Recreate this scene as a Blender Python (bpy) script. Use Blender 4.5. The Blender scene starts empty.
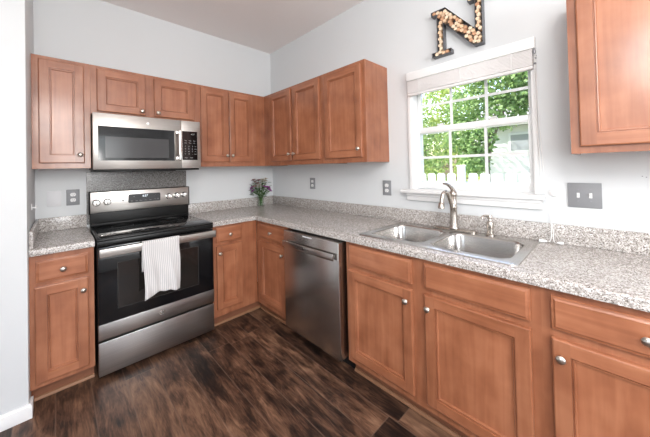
import bpy, bmesh, math, random
from mathutils import Vector, Matrix
from math import sin, cos, pi, radians

random.seed(7)
S = bpy.context.scene
COL = S.collection

# ------------------------------------------------------------------ camera
CAM_POS = (-1.9771, -2.9138, 1.3465)
YAW, PITCH, ROLL = -0.7483, 0.0123, -0.0227
cam = bpy.data.cameras.new('camera')
cam_ob = bpy.data.objects.new('camera', cam)
COL.objects.link(cam_ob)
F = Vector((-sin(YAW) * cos(PITCH), cos(YAW) * cos(PITCH), sin(PITCH)))
Rv = F.cross(Vector((0, 0, 1))).normalized()
Uv = Rv.cross(F)
R2 = Rv * cos(ROLL) + Uv * sin(ROLL)
U2 = -Rv * sin(ROLL) + Uv * cos(ROLL)
M = Matrix((R2, U2, -F)).transposed().to_4x4()
M.translation = Vector(CAM_POS)
cam_ob.matrix_world = M
cam.sensor_width = 36
cam.sensor_fit = 'HORIZONTAL'
cam.lens = 274.8 / 650 * 36
cam.shift_x = 0.016
cam.shift_y = -0.0824
cam.clip_start = 0.03
S.camera = cam_ob

# ------------------------------------------------------------------ world, lights, exposure
S.view_settings.view_transform = 'Standard'
S.view_settings.look = 'None'
S.view_settings.gamma = 1
S.view_settings.use_curve_mapping = False
S.view_settings.exposure = -0.08

w = bpy.data.worlds.new('sky')
S.world = w
w.use_nodes = True
wn = w.node_tree
bgn = wn.nodes['Background']
sky = wn.nodes.new('ShaderNodeTexSky')
sky.sky_type = 'NISHITA'
sky.sun_disc = False
sky.sun_elevation = radians(48)
sky.sun_rotation = radians(10)
sky.air_density = 1.0
sky.dust_density = 4.0
wn.links.new(sky.outputs[0], bgn.inputs[0])
bgn.inputs[1].default_value = 0.75


def light(name, kind, loc, direction, energy, color=(1, 1, 1), size=None, size_y=None):
    d = bpy.data.lights.new(name, kind)
    d.energy = energy
    d.color = color
    if kind == 'AREA':
        d.shape = 'RECTANGLE'
        d.size = size
        d.size_y = size_y
    o = bpy.data.objects.new(name, d)
    COL.objects.link(o)
    o.location = loc
    o.rotation_euler = Vector(direction).to_track_quat('-Z', 'Z').to_euler()
    return o


sun = light('sun', 'SUN', (0, 0, 8), (0.42, -0.62, -0.66), 9.0, (1, 0.97, 0.9))
sun.data.angle = radians(1)
# daylight at the two windows on the far sides of the room, behind the camera
light('rear_window_daylight', 'AREA', (-2.0, -5.42, 1.5), (0, 1, 0), 42, (0.94, 0.97, 1.0), 2.2, 1.3)
light('side_window_daylight', 'AREA', (-4.62, -2.9, 1.35), (1, 0, 0), 20, (0.94, 0.97, 1.0), 1.8, 1.3)
# two added fill lights behind the camera, to brighten ceiling and upper walls
lamp = light('added_high_fill', 'POINT', (-2.0, -3.3, 2.15), (0, 0, -1), 92, (1, 0.98, 0.96))
lamp.data.shadow_soft_size = 0.3
lamp2 = light('added_low_fill', 'POINT', (-1.7, -4.9, 1.62), (0, 0, -1), 120, (1, 0.98, 0.96))
lamp2.data.shadow_soft_size = 0.35


# ------------------------------------------------------------------ materials
def new_mat(name):
    m = bpy.data.materials.new(name)
    m.use_nodes = True
    nt = m.node_tree
    return m, nt, nt.nodes['Principled BSDF']


def plain(name, col, rough=0.5, metal=0.0, coat=0.0, spec=0.5, noise=0.0, nscale=20):
    m, nt, b = new_mat(name)
    b.inputs['Base Color'].default_value = (*col, 1)
    b.inputs['Roughness'].default_value = rough
    b.inputs['Metallic'].default_value = metal
    b.inputs['Coat Weight'].default_value = coat
    b.inputs['Specular IOR Level'].default_value = spec
    if noise:
        tc = nt.nodes.new('ShaderNodeTexCoord')
        n = nt.nodes.new('ShaderNodeTexNoise')
        n.inputs['Scale'].default_value = nscale
        n.inputs['Detail'].default_value = 4
        mx = nt.nodes.new('ShaderNodeMix')
        mx.data_type = 'RGBA'
        mx.inputs[6].default_value = (*[c * (1 - noise) for c in col], 1)
        mx.inputs[7].default_value = (*[min(1, c * (1 + noise)) for c in col], 1)
        nt.links.new(tc.outputs['Object'], n.inputs['Vector'])
        nt.links.new(n.outputs['Fac'], mx.inputs[0])
        nt.links.new(mx.outputs[2], b.inputs['Base Color'])
    return m


def ramp(nt, stops, interp='LINEAR'):
    r = nt.nodes.new('ShaderNodeValToRGB')
    r.color_ramp.interpolation = interp
    e = r.color_ramp.elements
    while len(e) > 1:
        e.remove(e[-1])
    e[0].position = stops[0][0]
    e[0].color = (*stops[0][1], 1)
    for p, c in stops[1:]:
        x = e.new(p)
        x.color = (*c, 1)
    return r


def wood_mat(name, horizontal=False, dark=1.0):
    m, nt, b = new_mat(name)
    tc = nt.nodes.new('ShaderNodeTexCoord')
    oi = nt.nodes.new('ShaderNodeObjectInfo')
    ad = nt.nodes.new('ShaderNodeVectorMath')
    ad.operation = 'MULTIPLY_ADD'
    cmb = nt.nodes.new('ShaderNodeCombineXYZ')
    for i in range(3):
        nt.links.new(oi.outputs['Random'], cmb.inputs[i])
    nt.links.new(cmb.outputs[0], ad.inputs[0])
    ad.inputs[1].default_value = (17, 5, 11)
    nt.links.new(tc.outputs['Object'], ad.inputs[2])
    mp = nt.nodes.new('ShaderNodeMapping')
    mp.inputs['Scale'].default_value = (2.2, 30, 34) if horizontal else (34, 30, 2.2)
    nt.links.new(ad.outputs[0], mp.inputs[0])
    n1 = nt.nodes.new('ShaderNodeTexNoise')
    n1.inputs['Scale'].default_value = 1.0
    n1.inputs['Detail'].default_value = 5
    n1.inputs['Distortion'].default_value = 0.6
    nt.links.new(mp.outputs[0], n1.inputs['Vector'])
    n2 = nt.nodes.new('ShaderNodeTexNoise')
    n2.inputs['Scale'].default_value = 7.0
    n2.inputs['Detail'].default_value = 3
    nt.links.new(ad.outputs[0], n2.inputs['Vector'])
    mul = nt.nodes.new('ShaderNodeMath')
    mul.operation = 'MULTIPLY_ADD'
    nt.links.new(n1.outputs['Fac'], mul.inputs[0])
    mul.inputs[1].default_value = 0.45
    m2 = nt.nodes.new('ShaderNodeMath')
    m2.operation = 'MULTIPLY'
    nt.links.new(n2.outputs['Fac'], m2.inputs[0])
    m2.inputs[1].default_value = 0.55
    nt.links.new(m2.outputs[0], mul.inputs[2])
    d = dark
    r = ramp(nt, [(0.32, (0.250 * d, 0.084 * d, 0.037 * d)), (0.5, (0.352 * d, 0.129 * d, 0.061 * d)),
                  (0.70, (0.455 * d, 0.186 * d, 0.095 * d))])
    nt.links.new(mul.outputs[0], r.inputs[0])
    nt.links.new(r.outputs[0], b.inputs['Base Color'])
    b.inputs['Roughness'].default_value = 0.38
    b.inputs['Coat Weight'].default_value = 0.35
    b.inputs['Coat Roughness'].default_value = 0.16
    return m


WOOD = wood_mat('maple_upright')
WOODH = wood_mat('maple_lengthwise', True)
WOODS = wood_mat('maple_frame_upright', False, 0.90)
SHOE = plain('pale_shoe_wood', (0.27, 0.13, 0.065), 0.5, noise=0.15)
TOE = plain('dark_toe_wood', (0.22, 0.085, 0.042), 0.55, noise=0.15)


def granite_mat(name, k=1.0):
    m, nt, b = new_mat(name)
    tc = nt.nodes.new('ShaderNodeTexCoord')
    v = nt.nodes.new('ShaderNodeTexVoronoi')
    v.inputs['Scale'].default_value = 290
    v.inputs['Randomness'].default_value = 1
    nt.links.new(tc.outputs['Object'], v.inputs['Vector'])
    sep = nt.nodes.new('ShaderNodeSeparateColor')
    nt.links.new(v.outputs['Color'], sep.inputs[0])
    r = ramp(nt, [(0.0, (0.16 * k, 0.135 * k, 0.12 * k)), (0.12, (0.32 * k, 0.285 * k, 0.26 * k)), (0.30, (0.49 * k, 0.455 * k, 0.43 * k)),
                  (0.60, (0.62 * k, 0.585 * k, 0.56 * k)), (0.82, (0.80 * k, 0.78 * k, 0.76 * k))], 'CONSTANT')
    nt.links.new(sep.outputs[0], r.inputs[0])
    n = nt.nodes.new('ShaderNodeTexNoise')
    n.inputs['Scale'].default_value = 90
    n.inputs['Detail'].default_value = 3
    nt.links.new(tc.outputs['Object'], n.inputs['Vector'])
    r2 = ramp(nt, [(0.42, (0.72, 0.71, 0.70)), (0.58, (1.0, 1.0, 1.0))])
    nt.links.new(n.outputs['Fac'], r2.inputs[0])
    mx = nt.nodes.new('ShaderNodeMix')
    mx.data_type = 'RGBA'
    mx.blend_type = 'MULTIPLY'
    mx.inputs[0].default_value = 1
    nt.links.new(r.outputs[0], mx.inputs[6])
    nt.links.new(r2.outputs[0], mx.inputs[7])
    nt.links.new(mx.outputs[2], b.inputs['Base Color'])
    b.inputs['Roughness'].default_value = 0.22
    b.inputs['Specular IOR Level'].default_value = 0.5
    return m


GRANITE = granite_mat('speckled_laminate')
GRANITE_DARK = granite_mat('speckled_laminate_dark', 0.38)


def steel_mat(name, col=(0.55, 0.53, 0.51), rough=0.3, axis='x', bump=0.02):
    m, nt, b = new_mat(name)
    tc = nt.nodes.new('ShaderNodeTexCoord')
    mp = nt.nodes.new('ShaderNodeMapping')
    mp.inputs['Scale'].default_value = (2, 400, 400) if axis == 'x' else (400, 400, 2)
    nt.links.new(tc.outputs['Object'], mp.inputs[0])
    n = nt.nodes.new('ShaderNodeTexNoise')
    n.inputs['Scale'].default_value = 1
    n.inputs['Detail'].default_value = 3
    nt.links.new(mp.outputs[0], n.inputs['Vector'])
    r = ramp(nt, [(0.3, tuple(c * 0.9 for c in col)), (0.7, tuple(min(1, c * 1.08) for c in col))])
    nt.links.new(n.outputs['Fac'], r.inputs[0])
    nt.links.new(r.outputs[0], b.inputs['Base Color'])
    b.inputs['Metallic'].default_value = 1
    b.inputs['Roughness'].default_value = rough
    bp = nt.nodes.new('ShaderNodeBump')
    bp.inputs['Strength'].default_value = bump
    bp.inputs['Distance'].default_value = 0.002
    nt.links.new(n.outputs['Fac'], bp.inputs['Height'])
    nt.links.new(bp.outputs[0], b.inputs['Normal'])
    return m


STEEL = steel_mat('brushed_steel', (0.50, 0.475, 0.45), 0.30)
STEEL_DARK = steel_mat('brushed_steel_dishwasher', (0.50, 0.48, 0.46), 0.26, 'z')
STEEL_OVEN = steel_mat('brushed_steel_oven', (0.44, 0.42, 0.405), 0.30)
STEEL_SINK = steel_mat('satin_sink_steel', (0.52, 0.50, 0.48), 0.24)
CHROME = plain('polished_chrome', (0.78, 0.77, 0.75), 0.12, 1.0)
NICKEL = plain('brushed_nickel', (0.52, 0.47, 0.42), 0.26, 1.0)
KNOBM = plain('satin_nickel_knob', (0.56, 0.51, 0.455), 0.28, 1.0)
BLACK = plain('black_enamel', (0.010, 0.010, 0.010), 0.3, spec=0.3)
BLACK_GLASS = plain('black_glass', (0.006, 0.006, 0.007), 0.07, spec=0.38)
OVEN_WIN = plain('smoked_oven_window', (0.014, 0.012, 0.011), 0.08)
MW_WIN = plain('meshed_microwave_window', (0.055, 0.053, 0.055), 0.14, spec=0.4)
BLACK_PL = plain('black_plastic', (0.012, 0.012, 0.012), 0.42, spec=0.22)
GREY_PANEL = plain('charcoal_display', (0.045, 0.046, 0.048), 0.25)
WHITE_GLOW = plain('display_digits', (0.8, 0.85, 0.9), 0.5)
b_ = WHITE_GLOW.node_tree.nodes['Principled BSDF']
b_.inputs['Emission Color'].default_value = (0.85, 0.93, 1, 1)
b_.inputs['Emission Strength'].default_value = 0.9
KEYPRINT = plain('grey_key_print', (0.36, 0.36, 0.36), 0.5)
WALLP = plain('cool_white_wall_paint', (0.69, 0.71, 0.722), 0.55, noise=0.015, nscale=3, spec=0.3)
CEILP = plain('ceiling_paint', (0.90, 0.86, 0.845), 0.8, noise=0.02, nscale=60, spec=0.2)
TRIM = plain('white_trim_paint', (0.84, 0.84, 0.84), 0.35)
VINYL = plain('white_vinyl', (0.86, 0.87, 0.87), 0.35)
BLINDW = plain('white_blind_slats', (0.79, 0.775, 0.77), 0.45)
CORDM = plain('white_cord', (0.78, 0.78, 0.77), 0.7)
GREYPLATE = plain('grey_wall_plate', (0.25, 0.255, 0.268), 0.45)
WHITEPL = plain('white_plastic', (0.82, 0.82, 0.82), 0.35)
CORK = plain('wine_stained_cork', (0.70, 0.49, 0.32), 0.85, noise=0.3, nscale=90)
CORK2 = plain('pale_cork', (0.80, 0.63, 0.46), 0.85, noise=0.2, nscale=90)
CORK3 = plain('dark_cork', (0.52, 0.29, 0.17), 0.85, noise=0.3, nscale=90)
TINM = plain('grey_letter_metal', (0.16, 0.16, 0.17), 0.5, 0.2)
SCREWM = plain('screw_metal', (0.3, 0.3, 0.32), 0.4, 0.8)


def towel_mat():
    m, nt, b = new_mat('striped_towel_cloth')
    tc = nt.nodes.new('ShaderNodeTexCoord')
    wv = nt.nodes.new('ShaderNodeTexWave')
    wv.wave_type = 'BANDS'
    wv.bands_direction = 'X'
    wv.inputs['Scale'].default_value = 6.2
    wv.inputs['Distortion'].default_value = 0.0
    nt.links.new(tc.outputs['UV'], wv.inputs['Vector'])
    r = ramp(nt, [(0.35, (0.72, 0.70, 0.69)), (0.6, (0.52, 0.51, 0.51))])
    nt.links.new(wv.outputs['Fac'], r.inputs[0])
    nt.links.new(r.outputs[0], b.inputs['Base Color'])
    b.inputs['Roughness'].default_value = 0.9
    b.inputs['Specular IOR Level'].default_value = 0.1
    return m


TOWEL = towel_mat()


def floor_mat():
    m, nt, b = new_mat('dark_hickory_planks')
    L = nt.links.new
    tc = nt.nodes.new('ShaderNodeTexCoord')
    sp = nt.nodes.new('ShaderNodeSeparateXYZ')
    L(tc.outputs['Object'], sp.inputs[0])

    def mth(op, a, bb=None, c=None):
        n = nt.nodes.new('ShaderNodeMath')
        n.operation = op
        for i, v in enumerate((a, bb, c)):
            if v is None:
                continue
            if isinstance(v, (int, float)):
                n.inputs[i].default_value = v
            else:
                L(v, n.inputs[i])
        return n.outputs[0]
    W, LEN = 0.165, 1.22
    u = mth('DIVIDE', mth('ADD', sp.outputs['X'], 1.51 + 16.5), W)
    row = mth('FLOOR', u)
    wn1 = nt.nodes.new('ShaderNodeTexWhiteNoise')
    wn1.noise_dimensions = '1D'
    L(row, wn1.inputs['W'])
    vv = mth('ADD', mth('DIVIDE', sp.outputs['Y'], LEN), mth('MULTIPLY', wn1.outputs['Value'], 7.3))
    pl = mth('FLOOR', vv)
    wn2 = nt.nodes.new('ShaderNodeTexWhiteNoise')
    wn2.noise_dimensions = '2D'
    cb = nt.nodes.new('ShaderNodeCombineXYZ')
    L(row, cb.inputs[0])
    L(pl, cb.inputs[1])
    L(cb.outputs[0], wn2.inputs['Vector'])
    # grain coordinates, shifted per plank
    sc = nt.nodes.new('ShaderNodeVectorMath')
    sc.operation = 'MULTIPLY_ADD'
    L(wn2.outputs['Color'], sc.inputs[0])
    sc.inputs[1].default_value = (31, 17, 9)
    L(tc.outputs['Object'], sc.inputs[2])
    mp = nt.nodes.new('ShaderNodeMapping')
    mp.inputs['Scale'].default_value = (19, 3.0, 1)
    L(sc.outputs[0], mp.inputs[0])
    n1 = nt.nodes.new('ShaderNodeTexNoise')
    n1.inputs['Scale'].default_value = 1.0
    n1.inputs['Detail'].default_value = 8
    n1.inputs['Roughness'].default_value = 0.66
    n1.inputs['Distortion'].default_value = 1.3
    L(mp.outputs[0], n1.inputs['Vector'])
    mp2 = nt.nodes.new('ShaderNodeMapping')
    mp2.inputs['Scale'].default_value = (5.5, 2.4, 1)
    L(sc.outputs[0], mp2.inputs[0])
    n2 = nt.nodes.new('ShaderNodeTexNoise')
    n2.inputs['Scale'].default_value = 1.2
    n2.inputs['Detail'].default_value = 4
    n2.inputs['Distortion'].default_value = 1.2
    L(mp2.outputs[0], n2.inputs['Vector'])
    mp3 = nt.nodes.new('ShaderNodeMapping')
    mp3.inputs['Scale'].default_value = (110, 12, 1)
    L(sc.outputs[0], mp3.inputs[0])
    n3 = nt.nodes.new('ShaderNodeTexNoise')
    n3.inputs['Scale'].default_value = 1.0
    n3.inputs['Detail'].default_value = 4
    n3.inputs['Distortion'].default_value = 0.8
    L(mp3.outputs[0], n3.inputs['Vector'])
    t = mth('ADD', mth('MULTIPLY', n1.outputs['Fac'], 0.44), mth('MULTIPLY', n2.outputs['Fac'], 0.40))
    t = mth('ADD', t, mth('MULTIPLY', n3.outputs['Fac'], 0.18))
    t = mth('ADD', t, mth('MULTIPLY', mth('SUBTRACT', wn2.outputs['Value'], 0.5), 0.10))
    r = ramp(nt, [(0.39, (0.008, 0.0055, 0.005)), (0.455, (0.030, 0.016, 0.011)), (0.52, (0.080, 0.040, 0.025)),
                  (0.60, (0.165, 0.088, 0.053)), (0.70, (0.28, 0.16, 0.10))])
    L(t, r.inputs[0])
    # seams
    fu = mth('FRACT', u)
    eu = mth('MINIMUM', fu, mth('SUBTRACT', 1.0, fu))
    su = mth('LESS_THAN', eu, 0.019)
    fv = mth('FRACT', vv)
    ev = mth('MINIMUM', fv, mth('SUBTRACT', 1.0, fv))
    sv = mth('LESS_THAN', ev, 0.0026)
    seam = mth('MAXIMUM', su, sv)
    mx = nt.nodes.new('ShaderNodeMix')
    mx.data_type = 'RGBA'
    L(mth('MULTIPLY', seam, 0.42), mx.inputs[0])
    L(r.outputs[0], mx.inputs[6])
    mx.inputs[7].default_value = (0.17, 0.11, 0.08, 1)
    L(mx.outputs[2], b.inputs['Base Color'])
    b.inputs['Roughness'].default_value = 0.42
    b.inputs['Specular IOR Level'].default_value = 0.4
    bp = nt.nodes.new('ShaderNodeBump')
    bp.inputs['Strength'].default_value = 0.25
    bp.inputs['Distance'].default_value = 0.003
    L(n1.outputs['Fac'], bp.inputs['Height'])
    L(bp.outputs[0], b.inputs['Normal'])
    return m


FLOOR = floor_mat()


def pane_mat():
    m = bpy.data.materials.new('window_glass')
    m.use_nodes = True
    nt = m.node_tree
    nt.nodes.clear()
    out = nt.nodes.new('ShaderNodeOutputMaterial')
    mix = nt.nodes.new('ShaderNodeMixShader')
    tr = nt.nodes.new('ShaderNodeBsdfTransparent')
    gl = nt.nodes.new('ShaderNodeBsdfGlossy')
    gl.inputs['Roughness'].default_value = 0.02
    fr = nt.nodes.new('ShaderNodeFresnel')
    fr.inputs['IOR'].default_value = 1.3
    nt.links.new(fr.outputs[0], mix.inputs[0])
    nt.links.new(tr.outputs[0], mix.inputs[1])
    nt.links.new(gl.outputs[0], mix.inputs[2])
    nt.links.new(mix.outputs[0], out.inputs[0])
    return m


PANE = pane_mat()
VASEG, nt_, bs_ = new_mat('clear_vase_glass')
bs_.inputs['Transmission Weight'].default_value = 1
bs_.inputs['Roughness'].default_value = 0.02
bs_.inputs['IOR'].default_value = 1.3
bs_.inputs['Base Color'].default_value = (0.92, 0.97, 0.92, 1)


def leaf_mat(name, c0, c1):
    m, nt, b = new_mat(name)
    g = nt.nodes.new('ShaderNodeNewGeometry')
    r = ramp(nt, [(0.0, c0), (1.0, c1)])
    nt.links.new(g.outputs['Random Per Island'], r.inputs[0])
    nt.links.new(r.outputs[0], b.inputs['Base Color'])
    b.inputs['Roughness'].default_value = 0.5
    tl = nt.nodes.new('ShaderNodeBsdfTranslucent')
    nt.links.new(r.outputs[0], tl.inputs[0])
    mx = nt.nodes.new('ShaderNodeMixShader')
    mx.inputs[0].default_value = 0.4
    nt.links.new(b.outputs[0], mx.inputs[1])
    nt.links.new(tl.outputs[0], mx.inputs[2])
    nt.links.new(mx.outputs[0], nt.nodes['Material Output'].inputs[0])
    return m


LEAF_A = leaf_mat('maple_leaves', (0.16, 0.28, 0.07), (0.50, 0.64, 0.26))
LEAF_B = leaf_mat('bright_leaves', (0.20, 0.32, 0.06), (0.62, 0.70, 0.26))
LEAF_C = leaf_mat('deep_leaves', (0.12, 0.24, 0.06), (0.40, 0.56, 0.22))
BARK = plain('tree_bark', (0.24, 0.19, 0.15), 0.9, noise=0.4, nscale=30)
GRASS = plain('lawn_grass', (0.22, 0.26, 0.14), 0.9, noise=0.4, nscale=15)
FENCEP = plain('white_fence_paint', (0.82, 0.82, 0.82), 0.5)
SIDING = plain('white_house_siding', (0.85, 0.84, 0.83), 0.6)
SHUTTER = plain('grey_shutter', (0.35, 0.36, 0.38), 0.6)
ROOFM = plain('grey_shingles', (0.30, 0.30, 0.31), 0.9, noise=0.3, nscale=30)
PURPLE = plain('purple_petals', (0.40, 0.05, 0.36), 0.6, noise=0.3, nscale=120)
MAUVE = plain('dusky_petals', (0.36, 0.20, 0.20), 0.7, noise=0.3, nscale=120)
CREAM = plain('cream_petals', (0.55, 0.48, 0.38), 0.7, noise=0.25, nscale=120)
STEMM = plain('green_stems', (0.07, 0.15, 0.035), 0.6, noise=0.3, nscale=60)
LEAF_V = plain('bouquet_leaves', (0.055, 0.12, 0.035), 0.55, noise=0.35, nscale=60)
WATER = VASEG


# ------------------------------------------------------------------ mesh helpers
def box(bm, x0, x1, y0, y1, z0, z1, bev=0.0, seg=2, mi=0):
    t = bmesh.new()
    bmesh.ops.create_cube(t, size=1)
    for v in t.verts:
        v.co = Vector(((x0 + x1) / 2 + v.co.x * (x1 - x0), (y0 + y1) / 2 + v.co.y * (y1 - y0), (z0 + z1) / 2 + v.co.z * (z1 - z0)))
    if bev:
        bmesh.ops.bevel(t, geom=t.edges[:], offset=bev, segments=seg, affect='EDGES', profile=0.5)
    add(bm, t, mi)


def add(bm, t, mi=0):
    for f in t.faces:
        if mi:
            f.material_index = mi
    me = bpy.data.meshes.new('tmp')
    t.to_mesh(me)
    t.free()
    bm.from_mesh(me)
    bpy.data.meshes.remove(me)


def lathe(bm, prof, origin=(0, 0, 0), axis=(0, 0, 1), seg=24, mi=0):
    """prof: list of (radius, height along axis)"""
    a = Vector(axis).normalized()
    q = Vector((0, 0, 1)).rotation_difference(a)
    o = Vector(origin)
    t = bmesh.new()
    rings = []
    for r, h in prof:
        if r < 1e-6:
            rings.append([t.verts.new(o + q @ Vector((0, 0, h)))])
        else:
            rings.append([t.verts.new(o + q @ Vector((r * cos(2 * pi * k / seg), r * sin(2 * pi * k / seg), h))) for k in range(seg)])
    for A, B in zip(rings, rings[1:]):
        for k in range(seg):
            k2 = (k + 1) % seg
            if len(A) == 1 and len(B) == 1:
                continue
            if len(A) == 1:
                t.faces.new((A[0], B[k], B[k2]))
            elif len(B) == 1:
                t.faces.new((A[k], A[k2], B[0]))
            else:
                t.faces.new((A[k], A[k2], B[k2], B[k]))
    bmesh.ops.recalc_face_normals(t, faces=t.faces[:])
    add(bm, t, mi)


def tube(bm, pts, r, seg=10, mi=0, cap=True, smooth=0):
    pts = [Vector(p) for p in pts]
    if smooth:
        out = []
        n = len(pts)
        for i in range(n - 1):
            p0, p1, p2, p3 = pts[max(i - 1, 0)], pts[i], pts[i + 1], pts[min(i + 2, n - 1)]
            for k in range(smooth):
                s = k / smooth
                out.append(0.5 * ((2 * p1) + (-p0 + p2) * s + (2 * p0 - 5 * p1 + 4 * p2 - p3) * s * s + (-p0 + 3 * p1 - 3 * p2 + p3) * s ** 3))
        out.append(pts[-1])
        if not isinstance(r, (int, float)):
            rr = []
            for i in range(n - 1):
                for k in range(smooth):
                    rr.append(r[i] + (r[i + 1] - r[i]) * k / smooth)
            rr.append(r[-1])
            r = rr
        pts = out
    rs = [r] * len(pts) if isinstance(r, (int, float)) else list(r)
    t = bmesh.new()
    rings = []
    up = None
    for i, p in enumerate(pts):
        d = (pts[min(i + 1, len(pts) - 1)] - pts[max(i - 1, 0)]).normalized()
        if up is None:
            up = d.orthogonal().normalized()
        else:
            up = (up - d * up.dot(d)).normalized()
        s = d.cross(up)
        rings.append([t.verts.new(p + (up * cos(2 * pi * k / seg) + s * sin(2 * pi * k / seg)) * rs[i]) for k in range(seg)])
    for A, B in zip(rings, rings[1:]):
        for k in range(seg):
            t.faces.new((A[k], A[(k + 1) % seg], B[(k + 1) % seg], B[k]))
    if cap:
        t.faces.new(rings[0][::-1])
        t.faces.new(rings[-1])
    bmesh.ops.recalc_face_normals(t, faces=t.faces[:])
    add(bm, t, mi)


def sphere(bm, c, r, sc=(1, 1, 1), seg=12, mi=0):
    t = bmesh.new()
    bmesh.ops.create_uvsphere(t, u_segments=seg, v_segments=max(6, seg // 2 + 2), radius=r)
    for v in t.verts:
        v.co = Vector((c[0] + v.co.x * sc[0], c[1] + v.co.y * sc[1], c[2] + v.co.z * sc[2]))
    add(bm, t, mi)


def grid_slab(bm, xs, ys, skip, z0, z1):
    vt = {}

    def V(i, j):
        if (i, j) not in vt:
            vt[(i, j)] = bm.verts.new((xs[i], ys[j], z1))
        return vt[(i, j)]
    fs = []
    for i in range(len(xs) - 1):
        for j in range(len(ys) - 1):
            if not skip(i, j):
                fs.append(bm.faces.new((V(i, j), V(i + 1, j), V(i + 1, j + 1), V(i, j + 1))))
    r = bmesh.ops.extrude_face_region(bm, geom=fs)
    for v in r['geom']:
        if isinstance(v, bmesh.types.BMVert):
            v.co.z = z0
    bmesh.ops.recalc_face_normals(bm, faces=bm.faces[:])


def finish(name, bm, mats, parent=None, loc=None, smooth=True, angle=38):
    me = bpy.data.meshes.new(name)
    bm.to_mesh(me)
    bm.free()
    for m in (mats if isinstance(mats, (list, tuple)) else [mats]):
        me.materials.append(m)
    if smooth:
        for p in me.polygons:
            p.use_smooth = True
        me.set_sharp_from_angle(angle=radians(angle))
    o = bpy.data.objects.new(name, me)
    COL.objects.link(o)
    if loc:
        o.location = loc
    if parent:
        o.parent = parent
    return o


def thing(name, label, cat, loc=(0, 0, 0), rz=0, group=None):
    o = bpy.data.objects.new(name, None)
    o.empty_display_size = 0.05
    COL.objects.link(o)
    o.location = loc
    o.rotation_euler = (0, 0, rz)
    o['label'] = label
    o['category'] = cat
    if group:
        o['group'] = group
    return o


def tag(o, label, cat, group=None):
    o['label'] = label
    o['category'] = cat
    if group:
        o['group'] = group
    return o


def struct(o):
    o['kind'] = 'structure'
    return o


def text(name, s, size, mat, parent, loc, rot=(pi / 2, 0, 0), align='CENTER', extrude=0.0004):
    cu = bpy.data.curves.new(name, 'FONT')
    cu.body = s
    cu.size = size
    cu.extrude = extrude
    cu.align_x = align
    cu.align_y = 'CENTER'
    cu.materials.append(mat)
    src = bpy.data.objects.new(name, cu)
    me = bpy.data.meshes.new_from_object(src)
    bpy.data.objects.remove(src)
    bpy.data.curves.remove(cu)
    me.name = name
    o = bpy.data.objects.new(name, me)
    COL.objects.link(o)
    o.parent = parent
    o.location = loc
    o.rotation_euler = rot
    return o


RIGHT = -pi / 2      # things on the window wall: local x runs to the viewer's right, local -y into the room

# ------------------------------------------------------------------ setting
CEIL = 2.815
XL = -2.112          # return of the left wall beside the cabinets
YS = -0.69           # face of the left wall
XW, YR = -4.7, -5.5  # far sides of the room

bm = bmesh.new()
box(bm, XW, 0.0, YR, 0.0, -0.12, 0.0)
struct(finish('floor', bm, FLOOR, smooth=False))
bm = bmesh.new()
box(bm, XW - 0.15, 0.15, YR - 0.15, 0.15, CEIL, CEIL + 0.15)
struct(finish('ceiling', bm, CEILP, smooth=False))
bm = bmesh.new()
box(bm, XL - 0.001, 0.15, 0.0, 0.15, -0.12, CEIL)
struct(finish('wall_back', bm, WALLP, smooth=False))
bm = bmesh.new()
box(bm, XW, XL, YS, 0.15, -0.12, CEIL, 0.004)
struct(finish('wall_left', bm, WALLP))
# window wall with its opening
OY0, OY1, OZ0, OZ1 = -1.894, -2.626, 1.145, 2.02
bm = bmesh.new()
t = bmesh.new()
ys = [YR, OY1, OY0, 0.0]
zs = [-0.12, OZ0, OZ1, CEIL]
vv = {}
fs = []
for i in range(3):
    for j in range(3):
        if (i, j) == (1, 1):
            continue
        q = []
        for a, b in ((i, j), (i + 1, j), (i + 1, j + 1), (i, j + 1)):
            if (a, b) not in vv:
                vv[(a, b)] = t.verts.new((0, ys[a], zs[b]))
            q.append(vv[(a, b)])
        fs.append(t.faces.new(q))
r_ = bmesh.ops.extrude_face_region(t, geom=fs)
for v in r_['geom']:
    if isinstance(v, bmesh.types.BMVert):
        v.co.x = 0.15
bmesh.ops.recalc_face_normals(t, faces=t.faces[:])
add(bm, t)
struct(finish('wall_right', bm, WALLP, smooth=False))


def opening_wall(name, along, fixed0, fixed1, a0, a1, o0, o1, z0, z1):
    bm = bmesh.new()
    for (p, q, r, s) in ((a0, o0, -0.12, CEIL), (o1, a1, -0.12, CEIL), (o0, o1, -0.12, z0), (o0, o1, z1, CEIL)):
        if along == 'x':
            box(bm, p, q, fixed0, fixed1, r, s)
        else:
            box(bm, fixed0, fixed1, p, q, r, s)
    return struct(finish(name, bm, WALLP, smooth=False))


opening_wall('wall_rear', 'x', YR - 0.15, YR, XW, 0.15, -3.1, -0.9, 0.85, 2.15)
opening_wall('wall_side', 'y', XW - 0.15, XW, YR, 0.15, -3.8, -2.0, 0.7, 2.0)

# baseboard of the left wall
bm = bmesh.new()
for (h, d) in ((0.070, 0.014), (0.082, 0.009)):
    box(bm, XW, XL + d, YS - d, YS, 0, h, 0.002)
box(bm, XL, XL + 0.014, YS, YS + 0.08, 0, 0.070, 0.002)
struct(finish('baseboard_left', bm, TRIM))

# ------------------------------------------------------------------ kitchen window
WY = -1.865
win = struct(thing('window_1', '', '', (0, WY, 0), RIGHT))
del win['label'], win['category']
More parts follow.
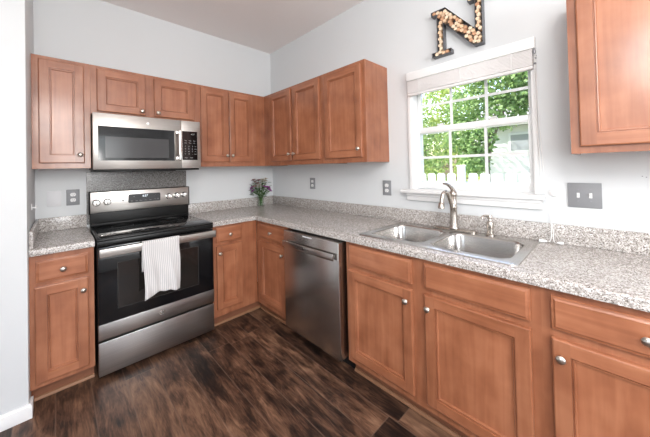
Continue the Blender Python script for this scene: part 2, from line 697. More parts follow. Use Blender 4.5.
# jamb liner
bm = bmesh.new()
box(bm, 0.029, 0.0365, 0.0, 0.15, OZ0, OZ1)
box(bm, 0.7535, 0.761, 0.0, 0.15, OZ0, OZ1)
box(bm, 0.0365, 0.7535, 0.0, 0.15, OZ1 - 0.012, OZ1)
box(bm, 0.0365, 0.7535, 0.03, 0.15, OZ0, OZ0 + 0.03)
finish('window_frame', bm, VINYL, win)
bm = bmesh.new()
box(bm, 0.0, 0.035, -0.018, -0.0005, 1.172, 2.06, 0.004)
box(bm, 0.752, 0.776, -0.018, -0.0005, 1.172, 2.06, 0.004)
box(bm, 0.035, 0.752, -0.018, -0.0005, 2.005, 2.06, 0.003)
finish('window_casing', bm, TRIM, win)


def sash(name, y0, y1, z0, z1, rail_b, rail_t, rows):
    u0, u1, st = 0.038, 0.752, 0.026
    s = bmesh.new()
    box(s, u0, u0 + st, y0, y1, z0, z1, 0.003)
    box(s, u1 - st, u1, y0, y1, z0, z1, 0.003)
    box(s, u0 + st, u1 - st, y0, y1, z0, z0 + rail_b, 0.003)
    box(s, u0 + st, u1 - st, y0, y1, z1 - rail_t, z1, 0.003)
    so = finish(name, s, VINYL, win)
    g0, g1, h0, h1 = u0 + st, u1 - st, z0 + rail_b, z1 - rail_t
    ym = (y0 + y1) / 2
    s = bmesh.new()
    box(s, g0, g1, ym - 0.002, ym + 0.002, h0, h1)
    finish('pane', s, PANE, so, smooth=False)
    s = bmesh.new()
    mw = 0.0085
    for k in (1, 2):
        u = g0 + (g1 - g0) * k / 3
        box(s, u - mw, u + mw, ym - 0.008, ym - 0.003, h0, h1)
    zz = h0 + (h1 - h0) * rows
    box(s, g0, g1, ym - 0.0085, ym - 0.0035, zz - mw, zz + mw)
    finish('muntins', s, VINYL, so, smooth=False)
    return so


lo = sash('lower_sash', 0.030, 0.062, 1.178, 1.632, 0.046, 0.042, 0.5)
sash('upper_sash', 0.066, 0.098, 1.588, 2.0, 0.042, 0.03, 0.5)
s = bmesh.new()
for u in (0.22, 0.55):
    box(s, u - 0.022, u + 0.022, 0.036, 0.06, 1.633, 1.643, 0.003)
    tube(s, [(u - 0.012, 0.045, 1.645), (u + 0.02, 0.035, 1.648)], 0.004)
finish('sash_lock', s, WHITEPL, lo)
bm = bmesh.new()
box(bm, -0.055, 0.80, -0.062, -0.0005, 1.145, 1.171, 0.006, 3)
box(bm, 0.0295, 0.7605, -0.0005, 0.032, 1.146, 1.171)
finish('window_sill', bm, TRIM, win)
bm = bmesh.new()
box(bm, -0.022, 0.788, -0.022, -0.0005, 1.088, 1.144, 0.004)
box(bm, -0.022, 0.788, -0.034, -0.0005, 1.122, 1.144, 0.006)
finish('window_apron', bm, TRIM, win)

# raised blind
bl = thing('window_blind', 'raised white slatted blind under its valance at the kitchen window', 'blind', (0, WY, 1.9), RIGHT)
bm = bmesh.new()
box(bm, 0.014, 0.779, -0.052, -0.044, 0.086, 0.148, 0.002)
box(bm, 0.014, 0.022, -0.044, -0.019, 0.086, 0.148, 0.002)
box(bm, 0.771, 0.779, -0.044, -0.019, 0.086, 0.148, 0.002)
finish('valance', bm, VINYL, bl)
bm = bmesh.new()
box(bm, 0.023, 0.770, -0.042, -0.020, 0.092, 0.140, 0.002)
finish('headrail', bm, VINYL, bl)
for k in range(11):
    bm = bmesh.new()
    z = -0.006 + k * 0.0083
    du = random.uniform(-0.002, 0.002)
    box(bm, 0.018 + du, 0.768 + du, -0.045, -0.020, z, z + 0.0079, 0.0015, 1)
    finish('slat', bm, BLINDW, bl)
bm = bmesh.new()
box(bm, 0.018, 0.768, -0.046, -0.0195, -0.027, -0.008, 0.004)
finish('bottom_rail', bm, BLINDW, bl)
for u in (0.11, 0.39, 0.67):
    bm = bmesh.new()
    box(bm, u - 0.0035, u + 0.0035, -0.0478, -0.0466, -0.027, 0.085)
    finish('ladder_tape', bm, CORDM, bl, smooth=False)
bm = bmesh.new()
box(bm, 0.771, 0.781, -0.05, -0.0195, 0.055, 0.078, 0.002)
sphere(bm, (0.779, -0.036, 0.03), 0.005)
sphere(bm, (0.779, -0.03, 0.045), 0.005)
sphere(bm, (0.777, -0.04, 0.0), 0.006)
finish('cord_bracket', bm, SCREWM, bl)
# pull cord falling over the sill to the counter, with its tassels
bm = bmesh.new()
pts = [(0.775, -0.04, 0.06), (0.774, -0.042, -0.17), (0.782, -0.042, -0.45), (0.792, -0.05, -0.64), (0.808, -0.055, -0.735),
       (0.822, -0.045, -0.84), (0.822, -0.04, -0.95), (0.812, -0.045, -0.9795)]
tube(bm, pts, 0.0022, 6, smooth=8)
pts = [(0.780, -0.036, 0.06), (0.784, -0.04, -0.2), (0.795, -0.045, -0.5), (0.806, -0.048, -0.72), (0.816, -0.05, -0.80),
       (0.829, -0.042, -0.9), (0.832, -0.04, -0.97), (0.845, -0.05, -0.980)]
tube(bm, pts, 0.0018, 6, smooth=8)
pc = finish('pull_cord', bm, CORDM, bl)
for (a, b) in (((0.806, -0.045, -0.9775), (0.770, -0.055, -0.9765)), ((0.845, -0.05, -0.9765), (0.872, -0.048, -0.9765))):
    bm = bmesh.new()
    d = Vector(b) - Vector(a)
    lathe(bm, [(0, 0), (0.004, 0.001), (0.0085, d.length * 0.7), (0.0085, d.length * 0.95), (0, d.length)], a, d, 12)
    finish('tassel', bm, WHITEPL, pc)


# ------------------------------------------------------------------ cabinets
def door_mesh(u0, u1, z0, z1, y0, t=0.020, st=0.052):
    """flat recessed panel door: bevelled edge, square-jointed frame, beaded step; materials 0 upright grain, 1 lengthwise, 2 frame upright"""
    bm = bmesh.new()

    def ring(i, d):
        return [bm.verts.new((u0 + i, y0 - d, z0 + i)), bm.verts.new((u1 - i, y0 - d, z0 + i)),
                bm.verts.new((u1 - i, y0 - d, z1 - i)), bm.verts.new((u0 + i, y0 - d, z1 - i))]

    def strip(A, B, ms=(1, 2, 1, 2)):
        for k in range(4):
            f = bm.faces.new((A[k], A[(k + 1) % 4], B[(k + 1) % 4], B[k]))
            f.material_index = ms[k]
    back = ring(0.0, 0.0)
    a = ring(0.0, t - 0.006)
    b = ring(0.0015, t - 0.002)
    c = ring(0.0055, t)
    strip(back, a)
    strip(a, b)
    strip(b, c)
    o = 0.0055
    # flat frame: upright stiles, rails between them
    x = [u0 + o, u0 + st, u1 - st, u1 - o]
    z = [z0 + o, z0 + st, z1 - st, z1 - o]

    def quad(xa, xb, za, zb, m):
        f = bm.faces.new([bm.verts.new((xa, y0 - t, za)), bm.verts.new((xb, y0 - t, za)), bm.verts.new((xb, y0 - t, zb)), bm.verts.new((xa, y0 - t, zb))])
        f.material_index = m
    quad(x[0], x[1], z[0], z[3], 2)
    quad(x[2], x[3], z[0], z[3], 2)
    quad(x[1], x[2], z[0], z[1], 1)
    quad(x[1], x[2], z[2], z[3], 1)
    prev = ring(st, t)
    for i, dd in ((0.0012, 0.0085), (0.0045, 0.0085), (0.0060, 0.0045), (0.0095, 0.0050), (0.0125, 0.0130)):
        nxt = ring(st + i, t - dd)
        strip(prev, nxt)
        prev = nxt
    g = prev
    bm.faces.new(g).material_index = 0
    bm.faces.new(back[::-1])
    bmesh.ops.recalc_face_normals(bm, faces=bm.faces[:])
    return bm


def drawer_mesh(u0, u1, z0, z1, y0, t=0.020):
    bm = bmesh.new()
    prev = None
    for i, d in ((0, 0), (0, t - 0.009), (0.002, t - 0.006), (0.008, t - 0.0045), (0.014, t)):
        r = [bm.verts.new((u0 + i, y0 - d, z0 + i)), bm.verts.new((u1 - i, y0 - d, z0 + i)),
             bm.verts.new((u1 - i, y0 - d, z1 - i)), bm.verts.new((u0 + i, y0 - d, z1 - i))]
        if prev:
            for k in range(4):
                bm.faces.new((prev[k], prev[(k + 1) % 4], r[(k + 1) % 4], r[k]))
        else:
            bm.faces.new(r[::-1])
        prev = r
    bm.faces.new(prev)
    bmesh.ops.recalc_face_normals(bm, faces=bm.faces[:])
    return bm


def knob(parent, u, y, z):
    bm = bmesh.new()
    lathe(bm, [(0.007, 0), (0.006, 0.004), (0.005, 0.010), (0.008, 0.014), (0.0145, 0.018), (0.0155, 0.022), (0.012, 0.027), (0.006, 0.029), (0, 0.0295)],
          (u, y, z), (0, -1, 0), 20)
    return finish('knob', bm, KNOBM, parent)


DOORM = [WOOD, WOODH, WOODS]


def bars(u0, u1, z0, z1, ya, yb, holes):
    """face frame plate with openings behind the fronts"""
    bm = bmesh.new()
    us = sorted({u0, u1, *[h[0] for h in holes], *[h[1] for h in holes]})
    zs = sorted({z0, z1, *[h[2] for h in holes], *[h[3] for h in holes]})
    vt = {}
    fs = []
    for i in range(len(us) - 1):
        for j in range(len(zs) - 1):
            cu, cz = (us[i] + us[i + 1]) / 2, (zs[j] + zs[j + 1]) / 2
            if any(h[0] < cu < h[1] and h[2] < cz < h[3] for h in holes):
                continue
            q = []
            for a, b in ((i, j), (i + 1, j), (i + 1, j + 1), (i, j + 1)):
                if (a, b) not in vt:
                    vt[(a, b)] = bm.verts.new((us[a], ya, zs[b]))
                q.append(vt[(a, b)])
            fs.append(bm.faces.new(q))
    r = bmesh.ops.extrude_face_region(bm, geom=fs)
    for v in r['geom']:
        if isinstance(v, bmesh.types.BMVert):
            v.co.y = yb
    bmesh.ops.recalc_face_normals(bm, faces=bm.faces[:])
    return bm


def upper(label, loc, rz, W, z0, z1, doors, u_start=0.0, carc_start=None, inner=0.0):
    c = thing('wall_cabinet', label, 'cabinet', (loc[0], loc[1], z0), rz, 'wall cabinets of the kitchen')
    H = z1 - z0
    cs = u_start if carc_start is None else carc_start
    bm = bmesh.new()
    y0, y1 = -0.286, -0.0015
    a, b = cs + 0.0006, W - 0.0006
    box(bm, a, a + 0.014, y0, y1, 0.0, H)
    box(bm, b - 0.014, b, y0, y1, 0.0, H)
    box(bm, a + 0.014, b - 0.014, y0, y1, 0.016, 0.03)
    box(bm, a + 0.014, b - 0.014, y0, y1, H - 0.014, H - 0.001)
    box(bm, a + 0.014, b - 0.014, y1 - 0.008, y1, 0.03, H - 0.014)
    finish('carcass', bm, WOODS, c)
    holes = [(d[0] + 0.012, d[1] - 0.012, d[2] - z0 + 0.012, d[3] - z0 - 0.012) for d in doors]
    finish('face_frame', bars(u_start + 0.0006, W - 0.0006, 0, H, -0.305, -0.2865, holes), WOODS, c, smooth=False)
    for (p, q, za, zb, ku, kz) in doors:
        d = finish('door', door_mesh(p, q, za - z0, zb - z0, -0.3055), DOORM, c, angle=20)
        if ku is not None:
            knob(d, ku, -0.3257, kz - z0)
    return c


ZB, ZT = 1.385, 2.155
upper('narrow wall cabinet at the far left, above the two wall plates', (XL, 0, 0), 0, 0.306, ZB, ZT,
      [(0.034, 0.270, 1.422, 2.130, 0.270 - 0.025, 1.482)])
upper('short two-door wall cabinet directly above the microwave', (-1.806, 0, 0), 0, 0.762, 1.790, ZT,
      [(0.037, 0.353, 1.812, 2.130, 0.353 - 0.026, 1.842), (0.416, 0.736, 1.812, 2.132, 0.416 + 0.026, 1.842)])
upper('two-door wall cabinet between microwave and inner corner, above the vase', (-1.044, 0, 0), 0, 1.042, ZB, ZT,
      [(0.040, 0.309, 1.430, 2.132, 0.309 - 0.022, 1.492), (0.322, 0.584, 1.430, 2.132, 0.322 + 0.022, 1.492)])
# face frame of that unit runs on to the corner; the window-wall units start in front of it
upper('two-door wall cabinet on the window wall, nearest the inner corner', (0, -0.307, 0), RIGHT, 0.915, ZB, ZT,
      [(0.135, 0.492, 1.428, 2.132, 0.492 - 0.022, 1.492), (0.524, 0.894, 1.428, 2.132, 0.524 + 0.022, 1.492)])
upper('single-door wall cabinet with exposed wood end panel, left of the window', (0, -1.2225, 0), RIGHT, 0.4625, ZB, ZT,
      [(0.042, 0.432, 1.425, 2.128, 0.432 - 0.026, 1.487)])
upper('large wall cabinet at the right edge, above the double light switch', (0, -2.795, 0), RIGHT, 0.62, ZB, ZT,
      [(0.030, 0.590, 1.415, 2.128, 0.560, 1.48)])


def base(label, loc, rz, W, fronts, u_start=0.0, toe=None, cs=None, shoe=None):
    """fronts: (kind, u0, u1, z0, z1, knob_u, knob_z)"""
    c = thing('base_cabinet', label, 'cabinet', (loc[0], loc[1], 0), rz, 'base cabinets of the kitchen')
    top = 0.8738
    bm = bmesh.new()
    y0, y1 = -0.591, -0.02
    a, b = (u_start if cs is None else cs) + 0.0006, W - 0.0006
    box(bm, a, a + 0.015, y0, y1, 0.1, top)
    box(bm, b - 0.015, b, y0, y1, 0.1, top)
    box(bm, a + 0.015, b - 0.015, y0, y1, 0.1, 0.115)
    box(bm, a + 0.015, b - 0.015, y1 - 0.008, y1, 0.115, top)
    finish('carcass', bm, WOODS, c)
    holes = [(f[1] + 0.012, f[2] - 0.012, f[3] + 0.012, f[4] - 0.012) for f in fronts]
    finish('face_frame', bars(u_start + 0.0002, W - 0.0002, 0.1, top, -0.610, -0.5915, holes), WOODS, c, smooth=False)
    for (k, p, q, za, zb, ku, kz) in fronts:
        if k == 'door':
            d = finish('door', door_mesh(p, q, za, zb, -0.6105), DOORM, c, angle=20)
        else:
            d = finish('drawer' if k == 'drawer' else 'false_front', drawer_mesh(p, q, za, zb, -0.6105), WOODH, c, angle=20)
        if ku is not None:
            knob(d, ku, -0.6307, kz)
    ta, tb = toe or (u_start, W)
    bm = bmesh.new()
    box(bm, ta + 0.0006, tb - 0.0006, -0.542, -0.53, 0.0, 0.0995)
    finish('toe_kick', bm, TOE, c, smooth=False)
    sa, sb = shoe or (ta, tb)
    bm = bmesh.new()
    t = bmesh.new()
    prof = [(-0.5425, 0.0), (-0.556, 0.0), (-0.5555, 0.008), (-0.552, 0.014), (-0.547, 0.0175), (-0.5425, 0.018)]
    A = [t.verts.new((sa + 0.0006, p[0], p[1])) for p in prof]
    B = [t.verts.new((sb - 0.0006, p[0], p[1])) for p in prof]
    for k in range(len(prof)):
        t.faces.new((A[k], A[(k + 1) % len(prof)], B[(k + 1) % len(prof)], B[k]))
    t.faces.new(A)
    t.faces.new(B[::-1])
    bmesh.ops.recalc_face_normals(t, faces=t.faces[:])
    add(bm, t)
    finish('shoe_molding', bm, SHOE, c, angle=50)
    return c


DZ0, DZ1, PZ0, PZ1 = 0.722, 0.852, 0.140, 0.694
base('narrow base cabinet left of the range, beside the end of the left wall', (XL, 0, 0), 0, 0.294,
     [('drawer', 0.028, 0.265, 0.712, 0.838, 0.146, 0.773), ('door', 0.022, 0.265, 0.130, 0.688, 0.265 - 0.026, 0.615)])
base('base cabinet between the range and the inner corner', (-1.040, 0, 0), 0, 0.4285,
     [('drawer', 0.034, 0.268, 0.728, 0.858, 0.151, 0.790), ('door', 0.034, 0.268, 0.160, 0.700, 0.034 + 0.022, 0.640)],
     toe=(0.0, 0.497), shoe=(0.0, 0.483))
base('base cabinet between the inner corner and the dishwasher', (0, -0.612, 0), RIGHT, 0.496,
     [('drawer', 0.066, 0.466, 0.724, 0.850, 0.272, 0.788), ('door', 0.066, 0.462, 0.150, 0.692, 0.462 - 0.026, 0.630)],
     toe=(-0.068, 0.496), shoe=(-0.054, 0.496))
base('wide two-door sink base cabinet below the sink', (0, -1.727, 0), RIGHT, 0.990,
     [('front', 0.032, 0.458, 0.724, 0.852, None, 0), ('front', 0.526, 0.957, 0.724, 0.852, None, 0),
      ('door', 0.026, 0.460, 0.142, 0.694, 0.460 - 0.030, 0.632), ('door', 0.526, 0.957, 0.142, 0.694, 0.526 + 0.022, 0.632)])
base('base cabinet at the right edge of the picture, right of the sink base', (0, -2.7165, 0), RIGHT, 0.53,
     [('drawer', 0.030, 0.495, 0.724, 0.848, 0.2625, 0.786), ('door', 0.030, 0.495, 0.142, 0.692, 0.030 + 0.026, 0.630)])

# ------------------------------------------------------------------ worktops
CT0, CT1, CF = 0.8745, 0.914, -0.636


def bevel_edges(bm, test, off=0.011, seg=4):
    es = []
    for e in bm.edges:
        if len(e.link_faces) == 2 and test(e):
            es.append(e)
    bmesh.ops.bevel(bm, geom=es, offset=off, segments=seg, affect='EDGES', profile=0.5)


ct = thing('countertop', 'long L-shaped speckled grey worktop holding the double sink', 'countertop', (0, 0, CT0))
bm = bmesh.new()
xs = [-1.040, CF, -0.545, -0.120, -0.0015]
ys = [-3.255, -2.604, -1.826, CF, -0.0015]


def skip(i, j):
    if i == 0 and j < 3:
        return True
    return i == 2 and j == 1


grid_slab(bm, xs, ys, skip, 0, CT1 - CT0)


def front(e):
    a, b = e.verts[0].co, e.verts[1].co
    if abs(a.z - b.z) > 1e-5 or a.z < 0.01:
        return False
    on_x = abs(a.x - CF) < 1e-4 and abs(b.x - CF) < 1e-4 and max(a.y, b.y) <= CF + 1e-4
    on_y = abs(a.y - CF) < 1e-4 and abs(b.y - CF) < 1e-4 and max(a.x, b.x) <= CF + 1e-4
    return on_x or on_y


bevel_edges(bm, front)
finish('worktop', bm, GRANITE, ct, angle=50)
bm = bmesh.new()
h = CT1 - CT0 + 0.0003
box(bm, -1.040, -0.0015, -0.0195, -0.0015, h, h + 0.102, 0.003)
finish('upstand', bm, GRANITE, ct)
bm = bmesh.new()
box(bm, -0.0195, -0.0015, -3.255, -0.0200, h, h + 0.102, 0.003)
finish('upstand', bm, GRANITE, ct)

cl = thing('countertop', 'short speckled grey worktop left of the range', 'countertop', (XL, 0, CT0))
bm = bmesh.new()
xs2 = [0.0015, 0.2975]
ys2 = [CF, -0.0015]
grid_slab(bm, xs2, ys2, lambda i, j: False, 0, CT1 - CT0)
bevel_edges(bm, lambda e: abs(e.verts[0].co.y - CF) < 1e-4 and abs(e.verts[1].co.y - CF) < 1e-4 and min(e.verts[0].co.z, e.verts[1].co.z) > 0.01)
finish('worktop', bm, GRANITE, cl, angle=50)
bm = bmesh.new()
box(bm, 0.0015, 0.292, -0.0195, -0.0015, h, h + 0.102, 0.003)
finish('upstand', bm, GRANITE, cl)
bm = bmesh.new()
box(bm, 0.0015, 0.0195, -0.62, -0.0200, h, h + 0.102, 0.003)
finish('side_upstand', bm, GRANITE, cl)

bm = bmesh.new()
box(bm, 0, 0.773, -0.011, -0.0015, 0, 0.425, 0.001, 1)
o = finish('splash_panel', bm, GRANITE_DARK, loc=(-1.8185, 0, 0.93))
tag(o, 'dark speckled panel on the wall between range and microwave', 'panel')


# ------------------------------------------------------------------ range
rg = thing('range', 'stainless electric range with black glass top and oven', 'range', (-1.805, 0, 0))
RW = 0.760
bm = bmesh.new()
box(bm, 0.002, RW - 0.002, -0.610, -0.025, 0.03, 0.8995, 0.002)
for u in (0.04, RW - 0.04):
    for y in (-0.56, -0.08):
        lathe(bm, [(0.018, 0), (0.018, 0.03)], (u, y, 0.0), seg=10)
finish('body', bm, BLACK, rg)
bm = bmesh.new()
box(bm, 0.0, RW, -0.655, -0.024, 0.900, 0.916, 0.004)
box(bm, 0.001, RW - 0.001, -0.652, -0.612, 0.868, 0.8995, 0.003)
ck = finish('cooktop', bm, BLACK, rg)
bm = bmesh.new()
box(bm, 0.018, RW - 0.018, -0.628, -0.10, 0.9155, 0.9180, 0.001)
finish('glass_surface', bm, BLACK_GLASS, ck)
for (u, y, r) in ((0.20, -0.47, 0.105), (0.56, -0.47, 0.085), (0.20, -0.21, 0.075), (0.56, -0.21, 0.105)):
    bm = bmesh.new()
    lathe(bm, [(r - 0.0022, 0.9181), (r - 0.0022, 0.9184), (r, 0.9184), (r, 0.9181)], (u, y, 0), seg=40)
    finish('burner_ring', bm, plain('burner_print', (0.05, 0.05, 0.05), 0.3) if 'burner_print' not in bpy.data.materials else bpy.data.materials['burner_print'], ck)
# rear console
bm = bmesh.new()
box(bm, 0.004, RW - 0.004, -0.075, -0.024, 0.9165, 1.03, 0.004)
box(bm, 0.006, RW - 0.006, -0.086, -0.075, 0.9165, 0.937, 0.004)
finish('rear_riser', bm, BLACK_PL, rg)


bm = bmesh.new()
box(bm, -0.004, 0.004, -0.082, -0.022, 1.012, 1.197, 0.004)
box(bm, RW - 0.004, RW + 0.004, -0.082, -0.022, 1.012, 1.197, 0.004)
box(bm, 0.004, RW - 0.004, -0.074, -0.022, 1.0305, 1.197, 0.003)
finish('console_end', bm, BLACK, rg)
bm = bmesh.new()
box(bm, 0.0045, RW - 0.0045, -0.083, -0.0745, 1.024, 1.192, 0.003)
con = finish('control_panel', bm, STEEL, rg)
for u, z in ((0.043, 1.107), (0.114, 1.109), (0.579, 1.117), (0.647, 1.119), (0.716, 1.121)):
    bm = bmesh.new()
    lathe(bm, [(0.027, 0), (0.027, 0.004), (0.0225, 0.007), (0.0215, 0.024), (0.019, 0.027), (0, 0.0275)], (u, -0.0832, z), (0, -1, 0), 24)
    box(bm, u - 0.0035, u + 0.0035, -0.1155, -0.110, z - 0.019, z + 0.019, 0.0015)
    finish('knob', bm, CHROME, con)
bm = bmesh.new()
lathe(bm, [(0.007, 0), (0.007, 0.002), (0, 0.0025)], (0.222, -0.0832, 1.112), (0, -1, 0), 14)
finish('indicator', bm, BLACK_PL, con)
bm = bmesh.new()
t = bmesh.new()
pr_ = []
cu_, cz_, hw, hh, rr = 0.383, 1.121, 0.124, 0.037, 0.010
for (sx, sz, a0) in ((1, 1, 0), (-1, 1, pi / 2), (-1, -1, pi), (1, -1, 1.5 * pi)):
    for k in range(5):
        a = a0 + k * pi / 8
        pr_.append((cu_ + sx * (hw - rr) + rr * cos(a), cz_ + sz * (hh - rr) + rr * sin(a)))
A = [t.verts.new((p[0], -0.0832, p[1])) for p in pr_]
fc = t.faces.new(A)
r_ = bmesh.ops.extrude_face_region(t, geom=[fc])
for v in r_['geom']:
    if isinstance(v, bmesh.types.BMVert):
        v.co.y = -0.0852
bmesh.ops.recalc_face_normals(t, faces=t.faces[:])
add(bm, t)
dsp = finish('display', bm, GREY_PANEL, con)
text('clock_digits', '4:57', 0.026, WHITE_GLOW, dsp, (0.385, -0.0854, 1.137))
for (u, z, s) in ((0.285, 1.10, 'Bake'), (0.32, 1.10, 'Broil'), (0.352, 1.10, 'Clean'), (0.39, 1.10, 'Timer'), (0.425, 1.10, 'Light'),
                  (0.465, 1.102, 'Off'), (0.487, 1.104, 'On'), (0.463, 1.140, '+'), (0.487, 1.141, '+'), (0.30, 1.136, 'Oven')):
    text('key_print', s, 0.0085, KEYPRINT, dsp, (u, -0.0854, z))
# oven door
bm = bmesh.new()
box(bm, 0.003, RW - 0.003, -0.655, -0.612, 0.3655, 0.862, 0.003)
dr = finish('oven_door', bm, BLACK_GLASS, rg)
bm = bmesh.new()
box(bm, 0.110, 0.632, -0.6562, -0.6552, 0.445, 0.745, 0.0004, 1)
finish('oven_window', bm, OVEN_WIN, dr)
bm = bmesh.new()
for (a, b, c, d) in ((0.108, 0.634, 0.7455, 0.7475), (0.108, 0.634, 0.4425, 0.4445), (0.106, 0.1085, 0.4425, 0.7475), (0.6335, 0.636, 0.4425, 0.7475)):
    box(bm, a, b, -0.6565, -0.6552, c, d)
finish('window_outline', bm, plain('window_outline_print', (0.045, 0.043, 0.04), 0.3), dr, smooth=False)
bm = bmesh.new()
box(bm, 0.003, RW - 0.003, -0.659, -0.612, 0.266, 0.365, 0.002)
ds = finish('door_bottom_strip', bm, STEEL_OVEN, dr)
bm = bmesh.new()
cx_, cz_ = 0.370, 0.322
lathe(bm, [(0.0175, 0), (0.0175, 0.0012), (0.0150, 0.0014), (0.0150, 0.0006), (0, 0.0006)], (cx_, -0.6591, cz_), (0, -1, 0), 28)
em = finish('emblem', bm, CHROME, ds)
text('emblem_letters', 'GE', 0.018, CHROME, em, (cx_, -0.6600, cz_))
bm = bmesh.new()
box(bm, 0.006, RW - 0.006, -0.726, -0.709, 0.810, 0.864, 0.004, 3)
for u in (0.03, RW - 0.03):
    box(bm, u - 0.018, u + 0.018, -0.710, -0.6555, 0.822, 0.852, 0.004)
finish('handle', bm, STEEL, dr)
bm = bmesh.new()
box(bm, 0.003, RW - 0.003, -0.652, -0.612, 0.034, 0.248, 0.003)
finish('storage_drawer', bm, STEEL_OVEN, rg)

# towel on the oven handle
tw = bmesh.new()
uvl = tw.loops.layers.uv.new('UVMap')
NU, NV = 36, 60
HY0, HY1, HT, HB = -0.7325, -0.7035, 0.8665, 0.812
path = []
for k in range(NV + 1):
    s = k / NV
    path.append(s)
U0, U1 = -1.567, -1.329
verts = {}


def towel_pt(a, s):
    # s 0..0.66 front from hem up to bar, 0.66..0.74 over the bar, 0.74..1 back
    front_h = 0.375 + 0.0 * a
    hem = 0.482 + 0.024 * sin(pi * a) - 0.022 * max(0, 0.3 - a) + 0.004 * sin(a * 21)
    if s < 0.68:
        q = s / 0.68
        z = hem + (HT - 0.008 - hem) * q
        amp = (1 - q) ** 0.8
        y = HY0 - 0.003 - amp * (0.010 + 0.010 * sin(a * 9.5 + 0.8) + 0.005 * sin(a * 23 + q * 6)) - 0.006 * sin(q * 11 + a * 7) * amp * (1 - amp) * 3
        x = U0 + (U1 - U0) * a + (0.010 * (0.5 - a)) * (1 - q) + 0.004 * sin(q * 5)
    elif s < 0.76:
        q = (s - 0.68) / 0.08
        an = pi * q
        cy = (HY0 + HY1) / 2
        ry = (HY1 - HY0) / 2 + 0.003
        y = cy - ry * cos(an)
        z = HT - 0.008 + 0.0125 * sin(an)
        x = U0 + (U1 - U0) * a
    else:
        q = (s - 0.76) / 0.24
        z = HT - 0.008 - q * 0.20
        y = HY1 + 0.003 + 0.004 * sin(a * 8) * q
        x = U0 + (U1 - U0) * a
    return (x, y, z)


for i in range(NU + 1):
    for k in range(NV + 1):
        verts[(i, k)] = tw.verts.new(towel_pt(i / NU, path[k]))
for i in range(NU):
    for k in range(NV):
        f = tw.faces.new((verts[(i, k)], verts[(i + 1, k)], verts[(i + 1, k + 1)], verts[(i, k + 1)]))
        for lp, (a, b) in zip(f.loops, ((i, k), (i + 1, k), (i + 1, k + 1), (i, k + 1))):
            lp[uvl].uv = (a / NU, b / NV)
to = finish('dish_towel', tw, TOWEL, angle=180)
sm = to.modifiers.new('thick', 'SOLIDIFY')
sm.thickness = 0.0022
sm.offset = 0
tag(to, 'white and grey striped dish towel hung over the oven handle', 'towel')

# ------------------------------------------------------------------ microwave
mw = thing('microwave', 'stainless over-the-range microwave with black door glass', 'microwave', (-1.803, 0, 1.372))
MW, MH = 0.756, 0.412
bm = bmesh.new()
box(bm, 0.003, MW - 0.003, -0.377, -0.013, 0.003, MH - 0.002, 0.002)
finish('body', bm, BLACK_PL, mw)
bm = bmesh.new()
box(bm, 0.0, 0.593, -0.412, -0.378, 0.0, MH, 0.004)
md = finish('door', bm, STEEL, mw)
bm = bmesh.new()
box(bm, 0.030, 0.540, -0.4135, -0.4122, 0.066, 0.318, 0.0004, 1)
finish('door_glass', bm, BLACK_GLASS, md)
bm = bmesh.new()
box(bm, 0.071, 0.496, -0.4146, -0.4137, 0.086, 0.243, 0.0003, 1)
finish('viewing_window', bm, MW_WIN, md)
bm = bmesh.new()
box(bm, 0.565, 0.591, -0.452, -0.438, 0.066, 0.326, 0.006, 3)
for z in (0.085, 0.305):
    box(bm, 0.545, 0.588, -0.440, -0.4122, z - 0.014, z + 0.014, 0.003)
finish('handle', bm, CHROME, md)
bm = bmesh.new()
box(bm, 0.5945, MW, -0.412, -0.378, 0.0, MH, 0.004)
mp = finish('control_side', bm, STEEL, mw)
bm = bmesh.new()
box(bm, 0.602, 0.728, -0.4135, -0.4122, 0.072, 0.322, 0.0004, 1)
kp = finish('keypad', bm, BLACK_GLASS, mp)
text('clock_digits', '4:57', 0.018, KEYPRINT, kp, (0.69, -0.4137, 0.297))
for r in range(2):
    for c in range(3):
        text('key_print', ('Pop', 'Cook', 'Heat', 'Def', 'Time', 'Pwr')[r * 3 + c], 0.010, KEYPRINT, kp, (0.628 + c * 0.037, -0.4137, 0.240 - r * 0.020))
for r in range(4):
    for c in range(3):
        text('key_digit', '123456789+0-'[r * 3 + c], 0.015, KEYPRINT, kp, (0.626 + c * 0.029, -0.4137, 0.190 - r * 0.022))
    text('key_print', ('Fan', 'Lamp', 'Set', 'Lock')[r], 0.010, KEYPRINT, kp, (0.711, -0.4137, 0.190 - r * 0.022))
text('key_print', 'Stop', 0.013, KEYPRINT, kp, (0.632, -0.4137, 0.092))
text('key_print', 'Start', 0.013, KEYPRINT, kp, (0.676, -0.4137, 0.092))
bm = bmesh.new()
lathe(bm, [(0.010, 0), (0.010, 0.0008), (0, 0.001)], (0.345, -0.4121, 0.362), (0, -1, 0), 20)
me_ = finish('emblem', bm, CHROME, md)
bm = bmesh.new()
box(bm, 0.01, 0.746, -0.395, -0.06, -0.014, 0.0025, 0.003)
box(bm, 0.25, 0.55, -0.402, -0.30, -0.020, -0.012, 0.003)
finish('vent_grille', bm, BLACK_PL, mw)

